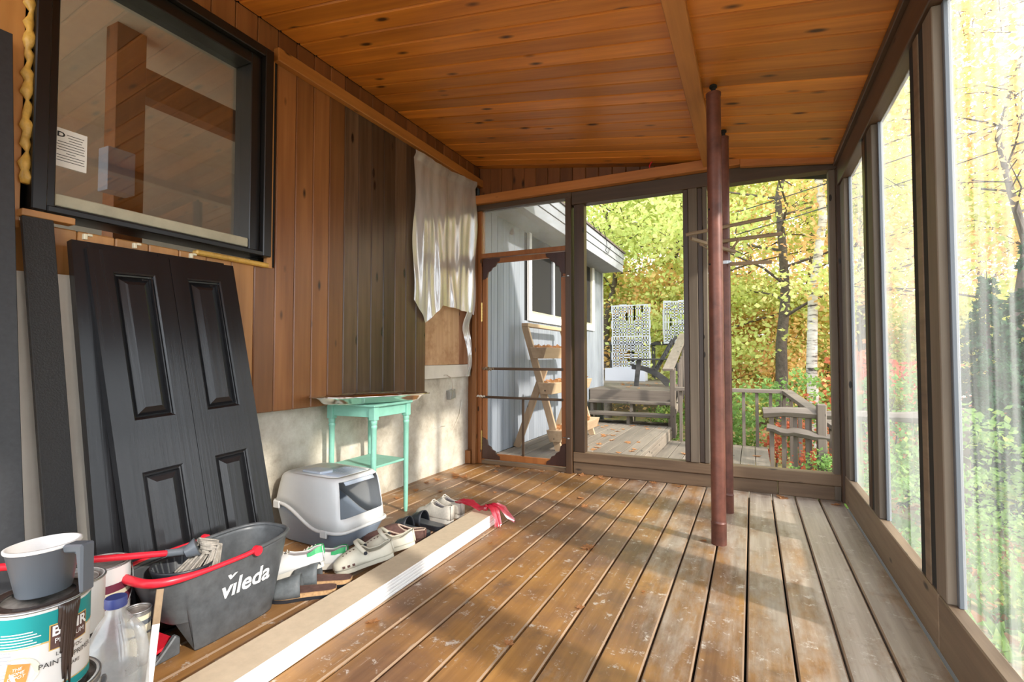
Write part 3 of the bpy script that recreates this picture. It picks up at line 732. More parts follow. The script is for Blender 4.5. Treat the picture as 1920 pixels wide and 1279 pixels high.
hp = [(x*1.08, y*1.05, .275+.008*sm(.0, .1, y)) for x, y in T if y < .06]
hp.sort(key=lambda p: math.atan2(p[0], -p[1]))
MB().tube(hp, [.0085+.006*sm(.10, .27, -p[1]) for p in hp], 8, sx=1).build('handle', 'red', bk, smooth=True)
for sx_ in (-1, 1): MB().tube([(sx_*.138, .06, .275), (sx_*.155, .06, .275)], .018, 12).build('handle_pivot', 'red', bk, smooth='auto')
wr_ = MB().lathe([(.098, .275), (.094, .262), (.072, .20), (.06, .17), (0, .168)], 28, (0, -.12, 0)); wr_.build('wringer_basket', 'blackrub', bk, smooth='auto', solid=.004)
for q in range(24):
    a = 2*PI*q/24; MB().bar((.093*math.cos(a), -.12+.093*math.sin(a), .268), (.066*math.cos(a), -.12+.066*math.sin(a), .185), .004, .006).build('basket_rib', 'greyplastic', bk)
pl = MB(); pl.prism([(-.06, 0), (.05, 0), (.06, -.10), (-.05, -.12)], lambda a, b, t: (a, -.16+b, t), .052, .062); pl.build('pedal', 'red', bk, rot=(R(6), 0, 0), bevel=.003)
MB().tube([(.055*math.cos(a), -.235+.06*math.sin(a), .012) for a in [2*PI*i/20 for i in range(20)]], .011, 8, closed=True).build('base_ring', 'greyplastic', bk, smooth=True)
MB().prism([(-.17, 0), (-.17, .055), (-.185, .07), (-.195, .06), (-.235, .02), (-.26, 0)], lambda a, b, t: (t, a, b), .052, .072).build('pedal_bracket', 'greyplastic', bk, bevel=.004)
def bfn(u, v):
    z = .168+v; y = .035+u
    t_ = z/.28; a = .105*(1-t_)+.135*t_; b = .195*(1-t_)+.272*t_; pw = 4.5*(1-t_)+3.2*t_
    return (a*(1-min(1, abs(y)/b)**pw)**(1/pw)+.0035, y, z)
text_on('vıleda', .085, bfn, 'labelwhite', bkb, .12, 1.05, .0018)
text_on('v', .06, lambda u, v: bfn(u*1.25-.068, v*.55+.047), 'labelwhite', bkb, .2, 1, .0018, 'leaf_mark')
# mop
mp = thing('mop', 'red-handled string mop resting in the bucket wringer', 'mop', (-1.80, 1.15, .285))
MB().tube([(-.03, -.06, .03), (-.055, -.52, .145)], .0105, 12).build('handle', 'red', mp, smooth='auto')
MB().tube([(-.028, -.02, .022), (-.03, -.09, .038)], .013, 12).build('socket', 'cupgrey', mp, smooth='auto')
MB().tube([(-.02, -.03, .02), (-.0, .0, .035)], [.018, .034], 14).build('mop_head', 'cupgrey', mp, smooth='auto')
cd = MB(); r_ = np.random.RandomState(5)
for q in range(80):
    a = 2*PI*r_.rand(); s0 = .012+.02*r_.rand(); e = .045+.03*r_.rand()
    p0 = Vector((.0+s0*math.cos(a)*.6, .005, .035+s0*math.sin(a)))
    p2 = Vector((.01+e*math.cos(a), .01+e*math.sin(a)*.9-.02, -.035-.03*r_.rand()))
    p1 = (p0+p2)/2+Vector((0, .045, .028)); cd.tube([p0, p0*.4+p1*.6, p1, p1*.4+p2*.6, p2], .0038, 5)
o = cd.build('mop_cords', 'mopcord', mp, smooth=True); o['kind'] = 'stuff'

# ---------------------------------------------------------------- paint cans, jug, cup, stick
BODY = [None]
def can(name, label, loc, r, h, body, bands=(), lid='lid', rz=0):
    t = thing(name, label, 'paint can', loc, (0, 0, rz))
    MB().lathe([(0, .002), (r*.97, .002), (r, .006), (r, h-.008), (r*1.015, h-.006), (r*1.015, h), (r*.94, h)], 40).build('can_body', body, t, smooth='auto'); BODY[0] = t.children[-1]
    MB().lathe([(r*.94, h), (r*.93, h-.008), (r*.82, h-.009), (r*.80, h-.004), (r*.78, h-.006), (0, h-.006)], 40).build('lid', lid, t, smooth='auto')
    MB().tube([(r*1.0*math.cos(a), r*1.0*math.sin(a), h-.002) for a in [2*PI*i/40 for i in range(40)]], .003, 6, closed=True).build('rim', 'steel' if lid == 'lid' else lid, t, smooth=True)
    for z0, z1, mt, e in bands:
        MB().lathe([(r+e, z0), (r+e, z1)], 40).build('label_band', mt, BODY[0], smooth=True)
    return t
def cyl(r, a0, z0, e=.0012): return lambda u, v: ((r+e)*math.cos(a0+u/r), (r+e)*math.sin(a0+u/r), z0+v)
PX, PY = -1.385, .545
pail = can('paint_pail', 'white pail with grey bail handle under the teal labelled can', (PX, PY, 0), .105, .30, 'labelwhite', [(.285, .297, 'cupgrey', .002)])
MB().tube([(.112*math.cos(a), .112*math.sin(a), .27-.10*max(0, math.sin((a-R(-130))/R(200)*PI))+.11*math.sin((a-R(-130))/R(200)*PI)) for a in [R(-130)+R(200)*i/24 for i in range(25)]], .0055, 6).build('bail_handle', 'cupgrey', pail, smooth=True)
c1 = can('paint_can', 'gallon paint can with teal and white label and brown drips', (PX, PY, .301), .085, .188, 'labelwhite',
         [(.120, .178, 'teal', .0006), (.117, .1195, 'gold', .0008), (.006, .022, 'teal', .0006), (.0225, .0245, 'gold', .0008)], 'lid')
c1b = BODY[0]
A0 = math.atan2(-PY, -PX)   # towards the camera side
def cpatch(t, r, a0, w, z0, z1, mat, e, name='label_patch', shape=None):
    P = [[((r+e)*math.cos(a0+w*(i/12-.5)/r), (r+e)*math.sin(a0+w*(i/12-.5)/r), z) for z in (z0, z1)] for i in range(13)]
    return MB().grid(P).build(name, mat, t, smooth=True)
a1 = A0+R(14)+R(22)
cpatch(c1b, .085, a1, .074, .098, .150, 'gold', .0010); cpatch(c1b, .085, a1, .070, .1, .148, 'brownsuede', .0013)
text_on('BEHR', .028, cyl(.085, a1, .135, .0022), 'labelwhite', c1b, 0, 1, .0008)
text_on('PREMIUM', .014, cyl(.085, a1, .115, .0022), 'labelwhite', c1b)
text_on('LOW VOC', .011, cyl(.085, a1, .088, .0018), 'ink', c1b)
text_on('PAINT & PRIMER', .0145, cyl(.085, a1, .072, .0018), 'ink', c1b)
text_on('CARE', .010, cyl(.085, a1+R(5), .055, .0018), 'ink', c1b)
ad = A0-R(20)
MB().add([((.0865)*math.cos(ad+(.034*math.cos(t))/.085), .0865*math.sin(ad+(.034*math.cos(t))/.085), .072+.030*math.sin(t)) for t in [2*PI*i/20 for i in range(20)]], [list(range(20))]).build('label_patch', 'cream', c1b)
s5 = .02
MB().add([((.0872)*math.cos(ad+u/.085), .0872*math.sin(ad+u/.085), .072+v) for u, v in ((-s5, -.014), (.014, -s5), (s5, .014), (-.014, s5))], [[0, 1, 2, 3]]).build('label_patch', 'orange', c1b)
for i, tx in enumerate(('THE', 'HOME', 'DEPOT')):
    text_on(tx, .0085, lambda u, v, i=i: ((.0878)*math.cos(ad+(u*.98+v*.2-.002*(i-1))/.085), .0878*math.sin(ad+(u*.98+v*.2)/.085), .072+v*.98+u*.16+(1-i)*.0085), 'labelwhite', c1b)
for q in range(7): cpatch(c1b, .085, ad-R(2), .05+.012*(q % 3), .150-.0055*q-.004, .152-.0055*q-.004, 'labelwhite', .001, 'print_line')
for q in range(9): cpatch(c1b, .085, ad-R(20), .04, .112-.007*q, .114-.007*q, 'fascia', .001, 'print_line')
for q in range(14): cpatch(c1b, .085, ad-R(22)+q*.016, .0006+.0005*(q % 3), .026, .042, 'ink', .001, 'bar_code')
dp = MB(); r_ = np.random.RandomState(8)
for q in range(9):
    a = A0+R(33)+R(2.6)*(q-4); ln = [.05, .10, .155, .165, .14, .17, .12, .08, .04][q]
    dp.tube([((.0862)*math.cos(a+R(.6)*math.sin(i)), .0862*math.sin(a+R(.6)*math.sin(i)), .186-ln*i/6) for i in range(7)], [.006, .0055, .005, .0045, .004, .0035, .002], 6)
dp.build('paint_drip', 'drip', c1b, smooth=True)
MB().lathe([(.06, .1885), (.075, .187), (.08, .19), (.082, .186)], 30).build('lid_smear', 'drip', c1b, smooth=True)
# cup on the can
cu = thing('measuring_cup', 'slate grey paint cup with white paint rim and side handle on the teal can', 'cup', (PX-.008, PY+.012, .491), (0, R(-3), R(20)))
MB().lathe([(0, .002), (.045, .002), (.047, .006), (.062, .095), (.064, .097), (.064, .1), (.060, .1), (.058, .094), (.044, .01), (0, .008)], 36).build('cup_body', 'cupgrey', cu, smooth='auto')
MB().lathe([(.0645, .097), (.0655, .099), (.0655, .103), (.060, .104), (.055, .08), (0, .072)], 36).build('paint_coat', 'wetpaint', cu, smooth=True)
hm = MB(); hm.prism([(.058, .103), (.108, .103), (.104, .0), (.096, .0), (.090, .085), (.062, .085)], lambda a, b, t: (a, t, b), -.016, .016)
hm.build('cup_handle', 'cupgrey', cu, bevel=.004)
c2 = can('paint_pail', 'white pail with plum label band standing against the leaning boards', (-1.925, .91, 0), .082, .33, 'labelwhite', [(.20, .275, 'plum', .0008), (.235, .25, 'cream', .0014), (.05, .17, 'plum', .0008)])
MB().tube([(.088*math.cos(a), .088*math.sin(a), .30-.13*math.sin((a-R(-100))/R(180)*PI)) for a in [R(-100)+R(180)*i/20 for i in range(21)]], .002, 5).build('bail_wire', 'steel', c2, smooth=True)
c3 = can('paint_can', 'white drip-covered paint can with dark round emblem behind the jug', (-1.70, .735, .19), .076, .20, 'labelwhite', [(.02, .06, 'winblack', .0006)])
c3b = BODY[0]
a3 = math.atan2(-.735, 1.70)+R(8)
MB().add([((.0772)*math.cos(a3+(.032*math.cos(t))/.076), .0772*math.sin(a3+(.032*math.cos(t))/.076), .085+.032*math.sin(t)) for t in [2*PI*i/20 for i in range(20)]], [list(range(20))]).build('emblem', 'winblack', c3b)
text_on('B', .038, cyl(.076, a3, .085, .0022), 'labelwhite', c3b, 0, 1, .001)
text_on('BEN', .02, cyl(.076, a3, .042, .002), 'labelwhite', c3b)
can('paint_can', 'white paint can carrying the emblem can', (-1.70, .735, 0), .078, .189, 'labelwhite')
tbn = can('paint_can', 'narrow cream can with rusty lid beside the bucket', (-1.775, .945, 0), .036, .20, 'cream', [(.155, .17, 'cupgrey', .001), (.185, .197, 'steel', .001)])
MB().tube([(.04*math.cos(a), .04*math.sin(a), .12+.01*math.cos(a)) for a in [2*PI*i/24 for i in range(24)]], .003, 5, closed=True, sx=1).build('strap', 'cupgrey', tbn, smooth=True)
jg = thing('water_jug', 'cloudy plastic water jug with blue cap and moulded handle', 'jug', (-1.535, .765, 0), (0, 0, R(35)))
P = []
for z, w, pw in ((0, .055, 5), (.01, .062, 5), (.15, .064, 5), (.20, .064, 4.5), (.25, .055, 3.5), (.295, .038, 2.5), (.32, .022, 2), (.345, .02, 2)):
    P.append([(x, y, z) for x, y in sq(w, w, 40, pw)])
m = MB().grid(P, cv=True); m.add(P[0], [list(range(40))[::-1]]); m.build('jug_body', 'jug', jg, smooth='auto')
MB().lathe([(0, .004), (.056, .004), (.059, .012), (.060, .17), (0, .171)], 32).build('water', 'water', jg, smooth='auto')
MB().tube([(.035, 0, .30), (.058, 0, .275), (.068, 0, .23), (.066, 0, .18)], [.012, .013, .013, .012], 10).build('handle', 'jug', jg, smooth=True)
MB().lathe([(.0, .362), (.023, .362), (.025, .359), (.025, .338), (.022, .336)], 24).build('cap', 'capblue', jg, smooth='auto')
st = thing('stir_stick', 'long narrow wooden stick dipped in white paint leaning on the bucket', 'stick', (-1.628, .90, .002))
MB().bar((0, 0, 0), (-.048, .046, .17), .022, .005, (1, 0, 0)).build('painted_end', 'white', st, bevel=.001)
MB().bar((-.048, .046, .17), (-.074, .071, .262), .022, .005, (1, 0, 0)).build('bare_end', 'dowel', st, bevel=.001)

# ---------------------------------------------------------------- shoes (toe along +x, length about .27)
SW = ([0, .04, .12, .3, .5, .68, .82, .92, .97, 1.0], [.019, .029, .0345, .035, .038, .046, .045, .036, .023, .006])
def wd(s): return float(np.interp(s, *SW))
SS = [0, .02, .06, .12, .2, .28, .36, .44, .52, .6, .68, .76, .84, .9, .95, .98, 1.0]
LEN = .27
def sx(s): return (s-.5)*LEN
def sole(z0, z1, flare=1.0, toe=0, mat='solewhite', name='sole', parent=None, waist=1):
    top = []; bot = []
    for side in (1, -1):
        for s in (SS if side == 1 else SS[::-1]):
            lift = toe*sm(.75, 1, s)
            top.append((sx(s), side*wd(s)*flare, z1+lift)); bot.append((sx(s), side*wd(s)*flare*.97, z0+lift*.8))
    n = len(top); m = MB().add(top+bot, [list(range(n)), list(range(n, 2*n))[::-1]]+[[i, (i+1) % n, n+(i+1) % n, n+i] for i in range(n)])
    return m.build(name, mat, parent, smooth='auto', weld=True)
def upper(parent, hfun, cut, z0, mat, s0=0, s1=1, flare=.97, name='upper', solid=.0035, K=9):
    m = MB(); ss = [s0+(s1-s0)*i/26 for i in range(27)]
    for side in (1, -1):
        P = []
        for s in ss:
            th = cut(s)*PI/2; w = wd(s)*flare; h = hfun(s); r = []
            for j in range(K):
                a = th*j/(K-1); r.append((sx(s)+.0, side*w*math.cos(a)**.75 if a < PI/2-1e-6 else 0, z0+h*math.sin(a)**.9))
            P.append(r)
        m.grid(P)
        if s0 == 0: pass
    if s0 == 0:   # heel counter closes the back
        a = [(sx(0)-.004, wd(.0)*flare*k, z0+hfun(0)*math.sin(cut(0)*PI/2)*q) for q in (0, .5, 1) for k in (-1, 0, 1)]
        m.grid([a[0:3], a[3:6], a[6:9]])
    return m.build(name, mat, parent, smooth=True, solid=solid, weld=True)
def I(xs, ys): return lambda s: float(np.interp(s, xs, ys))
def sneaker(name, label, loc, rz, mat, solemat, group, tilt=(0, 0), green=False, tall=1):
    t = thing(name, label, 'shoe', loc, (R(tilt[0]), R(tilt[1]), rz), group)
    sole(0, .026, 1.04, .008, solemat, 'sole', t)
    h = I([0, .1, .25, .4, .5, .62, .75, .88, 1], [.068*tall, .07*tall, .062*tall, .07*tall, .078*tall, .072, .052, .042, .02])
    c = I([0, .08, .18, .42, .5, .56, .6, 1], [.80, .74, .60, .60, .70, .88, 1, 1])
    upper(t, h, c, .022, mat, name='upper')
    if green:
        g = MB()
        for side in (1, -1):
            P = []
            for s in [0, .03, .07, .12, .18, .24]:
                top = c(s)*PI/2; w = wd(s)*.99+.0035; hh = h(s)
                z1 = .022+hh*math.sin(top)**.9+.003; z2 = z1-.028*(1-s*2.2)
                P.append([(sx(s)-.004, side*w*math.cos(top)**.6, z1), (sx(s)-.004, side*w*math.cos(top*.72)**.6, z2)])
            g.grid(P)
        g.add([(sx(0)-.009, -.011, .052), (sx(0)-.009, .011, .052), (sx(0)-.009, .011, .088), (sx(0)-.009, -.011, .088)], [[0, 1, 2, 3]])
        g.build('heel_tab', 'shoegreen', t, solid=.003)
    m = MB()
    m.prism([(.48, 0), (.56, .006), (.62, .004), (.62, 0)], lambda a, b, q: (sx(a), q, .098*1+b-(a-.48)*.18), -.014, .014)
    for s in (.52, .58, .64, .70):
        z = .022+h(s); m.tube([(sx(s), -.022, z-.012), (sx(s), -.012, z+.003), (sx(s), .012, z+.003), (sx(s), .022, z-.012)], .0025, 5)
    m.build('laces', 'lace', t, smooth='auto')
    upper(t, I([0, .25, .5, .6], [.064*tall, .058*tall, .07*tall, .06]), I([0, .08, .18, .42, .5, .6], [.80, .74, .60, .60, .70, .8]), .022, 'lining', 0, .6, .90, 'lining', .002)
    return t
def clog(name, label, loc, rz, tilt=(0, 0)):
    t = thing(name, label, 'clog', loc, (R(tilt[0]), R(tilt[1]), rz), 'pair of bone clogs')
    sole(0, .024, 1.1, .012, 'clog', 'sole', t)
    h = I([0, .06, .2, .38, .46, .56, .7, .86, 1], [.062, .058, .042, .042, .062, .07, .062, .046, .02])
    c = I([0, .3, .42, .48, .54, 1], [.62, .6, .62, .8, 1, 1])
    upper(t, h, c, .02, 'clog', flare=1.08, solid=.006)
    Q = []
    for i in range(17):
        a = PI*i/16; yy = .052*math.cos(a); zz = .066+.052*math.sin(a); xx = sx(.44)+.035*math.sin(a)
        Q.append([(xx-.009, yy, zz+.003), (xx+.009, yy, zz-.003)])
    hs_ = MB().grid(Q).build('heel_strap', 'clog', t, smooth=True, solid=.006)
    for side in (1, -1):
        MB().tube([(sx(.44), side*.046, .068), (sx(.44), side*.056, .068)], .0085, 12).build('rivet', 'blackrub', hs_, smooth='auto')
        for s in (.66, .74, .82):
            MB().box(sx(s)-.006, sx(s)+.006, side*wd(s)*1.02-.004, side*wd(s)*1.02+.006, .028, .038).build('port', 'brownsuede', t)
    for s in (.62, .68, .74, .80):
        for yy in (-.016, .0, .016):
            if h(s) > .05: MB().tube([(sx(s), yy, .018+h(s)*.96), (sx(s), yy, .022+h(s)*1.0)], .0045, 8).build('vent_hole', 'brownsuede', t)
    return t
def slipper(name, label, loc, rz):
    t = thing(name, label, 'slipper', loc, (0, 0, rz), 'pair of brown slippers')
    sole(0, .016, 1.06, .004, 'brownsuede', 'sole', t)
    h = I([0, .1, .3, .5, .6, .75, .9, 1], [.045, .045, .04, .055, .066, .058, .042, .02]); c = I([0, .3, .42, .5, .56, 1], [.7, .65, .65, .82, 1, 1])
    upper(t, h, c, .014, 'brownsuede', flare=1.06, solid=.004)
    upper(t, I([0, .3, .5, .58], [.042, .037, .05, .054]), I([0, .3, .42, .5, .58], [.7, .65, .65, .82, .9]), .016, 'sherpa', 0, .58, .96, 'fleece_lining', .005)
    pth = []
    for side in (1, -1):
        sr = [0, .1, .2, .3, .4, .47, .52, .555]
        for s in (sr if side == 1 else sr[::-1]):
            th = c(s)*PI/2; pth.append((sx(s), side*wd(s)*1.06*math.cos(th)**.75, .016+h(s)*math.sin(th)**.9))
    MB().tube(pth, .0045, 6, closed=True).build('braid_trim', 'stitch', t, smooth=True)
    return t
def slide(name, label, loc, rz, cat, bed, band, solem, thick, grp, wide=.30, buckle=False):
    t = thing(name, label, cat, loc, (0, 0, rz), grp)
    sole(0, thick*.45, 1.06, .004, solem, 'sole', t)
    sole(thick*.45, thick, 1.05, .004, bed, 'footbed', t)
    sole(thick, thick+.002, .90, .004, 'brownsuede' if buckle else 'greyplastic', 'insole', t)
    P = []
    n = 17
    for i in range(n):
        a = PI*i/(n-1); row = []
        for k in range(7):
            s = .50+wide*k/6*(1 if not buckle else 1.0); w = wd(s)*1.08
            row.append((sx(s)+.012*math.sin(a)*(1 if k < 3 else -1)*.5, w*math.cos(a), thick*.6+(.078-.026*k/6)*math.sin(a)**.8))
        P.append(row)
    MB().grid(P).build('strap_band', band, t, smooth=True, solid=.004)
    if buckle:
        MB().box(sx(.68)-.02, sx(.68)+.02, -.05, -.046, .03, .05).build('buckle', 'steel', t, bevel=.003)
        MB().tube([(sx(.55), .02, .06), (sx(.55), .02, .066)], .007, 10).build('stud', 'blackrub', t)
    return t
def hd_(toe, heel): return math.atan2(toe[1]-heel[1], toe[0]-heel[0])
def place(toe, heel): return ((toe[0]+heel[0])/2, (toe[1]+heel[1])/2), hd_(toe, heel)
p, a = place((-1.90, 2.60), (-1.64, 2.58)); sneaker('lace_up_sneaker', 'taupe knit sneaker with white sole next to the black slides', (*p, .001), a, 'taupe', 'solewhite', 'pair of taupe sneakers', tall=1.3)
p, a = place((-1.90, 2.72), (-1.64, 2.70)); sneaker('lace_up_sneaker', 'taupe knit sneaker with white sole nearest the red plastic film', (*p, .001), a, 'taupe', 'solewhite', 'pair of taupe sneakers', tall=1.3)
p, a = place((-1.90, 2.35), (-1.63, 2.33)); slide('slide_sandal', 'black rubber slide sandal between brown slippers and its pair', (*p, .001), a, 'sandal', 'blackrub', 'blackrub', 'blackrub', .026, 'pair of black slides')
p, a = place((-1.88, 2.48), (-1.62, 2.45)); slide('slide_sandal', 'black rubber slide sandal touching the taupe sneaker', (*p, .001), a, 'sandal', 'blackrub', 'blackrub', 'blackrub', .026, 'pair of black slides')
p, a = place((-1.865, 2.09), (-1.65, 2.19)); slipper('fleece_slipper', 'brown suede slipper with fleece lining behind the bone clog', (*p, .001), a)
p, a = place((-1.865, 2.20), (-1.64, 2.285)); slipper('fleece_slipper', 'brown suede slipper with fleece lining beside the black slides', (*p, .001), a)
p, a = place((-1.735, 1.745), (-1.545, 1.925)); clog('foam_clog', 'bone foam clog lying with its heel on the trim bundle, in front', (*p, .034), a, (0, 12))
p, a = place((-1.745, 1.93), (-1.545, 2.085)); clog('foam_clog', 'bone foam clog between its pair and the brown slippers', (*p, .034), a, (0, 12))
p, a = place((-1.79, 1.46), (-1.615, 1.60)); slide('cork_sandal', 'grey leather cork sandal beside the mop bucket', (*p, .001), a, 'sandal', 'cork', 'slatesuede', 'blackrub', .030, 'pair of cork sandals', .42, True)
p, a = place((-1.82, 1.585), (-1.62, 1.70)); slide('cork_sandal', 'grey leather cork sandal half under the white sneaker', (*p, .001), a, 'sandal', 'cork', 'slatesuede', 'blackrub', .030, 'pair of cork sandals', .42, True)
p, a = place((-1.93, 1.51), (-1.755, 1.69)); sneaker('leather_sneaker', 'white leather sneaker with green heel tab resting on the cork sandal', (*p, .045), a, 'shoewhite', 'solewhite', 'pair of white sneakers', (0, 9), True)
p, a = place((-1.96, 1.68), (-1.75, 1.82)); sneaker('leather_sneaker', 'white leather sneaker with green heel tab next to the litter box', (*p, .012), a, 'shoewhite', 'solewhite', 'pair of white sneakers', (0, 2), True)

# ---------------------------------------------------------------- fallen leaves
LP = [(0, -1), (.12, -.55), (.5, -.75), (.42, -.4), (.95, -.25), (.62, .02), (.8, .38), (.4, .3), (.28, .62), (.0, 1.0), (-.28, .62), (-.4, .3), (-.8, .38), (-.62, .02), (-.95, -.25), (-.42, -.4), (-.5, -.75), (-.12, -.55)]
leaf_me = []
for v in range(4):
    r_ = random.Random(v); vs = [(0, 0, .012)]+[(x, y, .10*r_.random()+.22*(x*x+y*y)*r_.random()) for x, y in LP]
    m = MB().add(vs, [[0, i+1, (i+1) % 18+1] for i in range(18)]); leaf_me.append(m.mesh('fallen_leaf', 'leaf_dry'))
def leaf(x, y, z, s, label, group, k):
    r_ = random.Random(k*7+3); o = ob('fallen_leaf', leaf_me[k % 4], None, (x, y, z+.002), (r_.uniform(-.2, .2), r_.uniform(-.2, .2), r_.uniform(0, 6.3))); o.scale = (s, s, s)
    tag(o, label, 'leaf', group); return o
LV = [(-.785, 2.561, .045), (-.63, 1.945, .022), (-.777, 1.60, .022), (-1.10, 3.425, .03), (-1.02, 3.25, .03), (-.81, 3.46, .022), (-.43, 2.19, .012), (-1.30, 1.50, .035), (-2.318, 3.434, .035), (-2.345, 3.325, .03), (-2.278, 3.094, .03),
      (-2.249, 3.608, .045), (-2.3, 3.66, .04), (-2.22, 3.55, .03), (-1.28, 2.40, .018), (-2.269, 2.864, .025), (-2.018, 3.891, .03), (-1.78, 3.983, .025), (-1.9, 4.05, .03), (-1.66, 4.06, .03), (-1.30, 4.08, .04), (-1.12, 4.05, .03), (-.51, 4.06, .03),
      (-.25, 2.93, .025), (-2.169, 3.605, .04), (-1.15, 4.1, .03), (.18, 4.05, .05), (-.72, 4.09, .035), (-2.0, 1.875, .025), (-2.25, 1.83, .03), (.50, 4.02, .04), (-2.1, 4.08, .035), (-1.5, 3.7, .02), (-1.72, 3.3, .02), (-2.1, 3.15, .025)]
for k, (a, b, s) in enumerate(LV):
    leaf(a, b, .0, s, 'dry curled maple leaf lying on the porch deck boards', 'fallen leaves on the porch deck', k)

# ---------------------------------------------------------------- grey house wing
hw = thing('house_wing', 'grey vertical-board house wing with white trimmed windows beyond the screen door', 'building', (0, 0, 0))
HX = -2.41; HY1 = 8.77
yy = 4.26
WA, WB, WZa, WZb = 5.46, 8.20, 1.43, 2.70
while yy < HY1-.01:
    y1 = min(yy+.139, HY1)
    segs = [(0, 2.9)] if (y1 < WA+.01 or yy > WB-.01) else [(0, WZa), (WZb, 2.9)]
    for a, b in segs:
        MB().box(-.01, .01, -(y1-yy)/2+.003, (y1-yy)/2-.003, -(b-a)/2, (b-a)/2).build('siding_board', 'siding', hw, (HX-.01, (yy+y1)/2, (a+b)/2), bevel=.003)
    yy = y1
MB().box(-4.6, HX-.02, 8.40, HY1, -.3, 2.9).build('end_wall', 'siding', hw)
MB().box(HX-.06, HX-.022, 4.26, 8.5, -.3, 2.9).build('backing', 'dark', hw)  # black colour stands for shade in the board grooves and behind the panes
MB().box(HX-.02, HX+.02, HY1-.06, HY1+.02, -.3, 2.52).build('corner_trim', 'fascia', hw, bevel=.003)
MB().box(HX-.02, -2.04, 4.24, 8.72, 2.49, 2.51).build('soffit', 'fascia', hw)
for z0, z1, dx in ((2.48, 2.60, .0), (2.605, 2.70, .012), (2.705, 2.80, .026)):
    MB().box(-2.05+dx, -2.025+dx, 4.24, 8.74, z0, z1).build('fascia_board', 'fascia', hw, bevel=.002)
MB().add([(-1.98, 4.23, 2.80), (-1.98, 8.78, 2.80), (-4.4, 8.78, 3.75), (-4.4, 4.23, 3.75), (-1.98, 4.23, 2.83), (-1.98, 8.78, 2.83), (-4.4, 8.78, 3.78), (-4.4, 4.23, 3.78)],
         [[0, 1, 2, 3], [7, 6, 5, 4], [0, 4, 5, 1], [1, 5, 6, 2], [2, 6, 7, 3], [3, 7, 4, 0]]).build('roof', 'shingle', hw)
MB().tube([(-1.97, 6.6+.1*i, 2.84+.04*math.sin(i*2.1)) for i in range(9)]+[(-1.98, 7.5, 2.7), (-1.99, 7.45, 2.62), (-1.99, 7.6, 2.60), (-1.98, 7.7, 2.72)], .005, 5).build('loose_cable', 'cable', hw, smooth=True)
wn = MB(); frame4(wn, WA, WB, WZa, WZb, .075, .075, .09, .08, HX-.01, HX+.03); wn.build('window_trim', 'white', hw, bevel=.004)
for a, b in ((WA+.075, 6.30), (6.36, 7.30), (7.36, WB-.075)):
    MB().box(HX-.035, HX-.03, a, b, WZa+.09, WZb-.08).build('window_pane', 'darkglass', hw)
for a in (6.30, 7.30): MB().box(HX-.02, HX+.012, a, a+.06, WZa+.09, WZb-.08).build('mullion', 'fascia', hw, bevel=.003)
fr = MB(); frame4(fr, WA+.075, WB-.075, WZa+.09, WZb-.08, .03, .03, .035, .03, HX-.02, HX+.008); fr.build('inner_frame', 'winbeige', hw)
MB().tube([(HX+.02, 4.98, 2.36), (HX+.03, 4.98, 2.43)], [.03, .012], 8).build('wasp_nest', 'brownsuede', hw, smooth=True)
# ---------------------------------------------------------------- planter rack
pr = thing('planter_rack', 'raw lumber A-frame rack with three planter boxes against the grey wall', 'planter', (-2.1, 5.0, 0))
for yy, k in ((.03, 0), (1.25, 1)):
    MB().bar((-.15, yy, 1.34), (.245, yy, .0), .075, .035, (0, 1, 0)).build('front_leg', 'lumber', pr, bevel=.003)
    MB().bar((.06, yy+.04, .86), (-.27, yy+.04, .0), .075, .035, (0, 1, 0)).build('rear_leg', 'lumber', pr, bevel=.003)
MB().box(-.18, -.10, 0, 1.3, 1.33, 1.37).build('top_bar', 'lumber_y', pr, bevel=.003)
for cx_, z in ((.03, .98), (.12, .60), (.22, .10)):
    bx = MB().prism([(-.06, 0), (.06, 0), (.10, .12), (-.10, .12)], lambda a, b, t: (cx_+a, t, z+b), -.03, 1.34)
    bx.build('planter_box', 'lumber_y', pr, bevel=.003)
    lf = MB(); r_ = np.random.RandomState(int(z*100))
    for q in range(40):
        c = Vector((cx_+r_.uniform(-.08, .08), r_.uniform(0, 1.3), z+.125+.02*r_.rand())); e = Euler(r_.uniform(-1, 1, 3)).to_matrix()
        lf.add([c+e @ Vector((x*.03, y*.03, 0)) for x, y in LP], [list(range(18))])
    o = lf.build('leaf_litter', 'leaf_dry', pr); o['kind'] = 'stuff'
# ---------------------------------------------------------------- outer decks and steps
pd = struct('floor_platform')
x = HX
while x < -1.05:
    x1 = min(x+.146, -1.03); MB().box(x+.003, x1-.003, 4.24, 7.9, -.04, 0).build('deck_board', 'oldwood', pd, bevel=.004); x = x1
MB().box(-1.06, -1.03, 4.24, 7.9, -.17, -.042).build('edge_board', 'oldwood', pd, bevel=.003)
ld = struct('floor_lower_deck')
x = -1.03
while x < .10:
    x1 = min(x+.15, .165); MB().box(x+.003, x1-.003, 4.24, 7.2, -.19, -.15).build('deck_board', 'oldwood', ld, bevel=.004); x = x1
MB().box(-1.0, .16, 7.17, 7.2, -.35, -.19).build('edge_board', 'oldwood_x', ld)
ud = struct('floor_upper_deck')
yk = 7.95
while yk < 11.9:
    y1 = yk+.14; MB().box(-3.6, -1.0, yk+.003, y1-.003, .44, .48).build('deck_board', 'oldwood_x', ud, bevel=.004); yk = y1
MB().box(-2.39, -1.0, 7.925, 7.95, .30, .48).build('edge_board', 'oldwood_x', ud, bevel=.003)
stp = thing('deck_steps', 'two grey wooden steps up to the upper deck', 'steps')
for y0, z in ((7.42, .16), (7.68, .32)):
    MB().box(-2.34, -1.05, y0, y0+.27, z-.04, z).build('tread', 'oldwood_x', stp, bevel=.004)
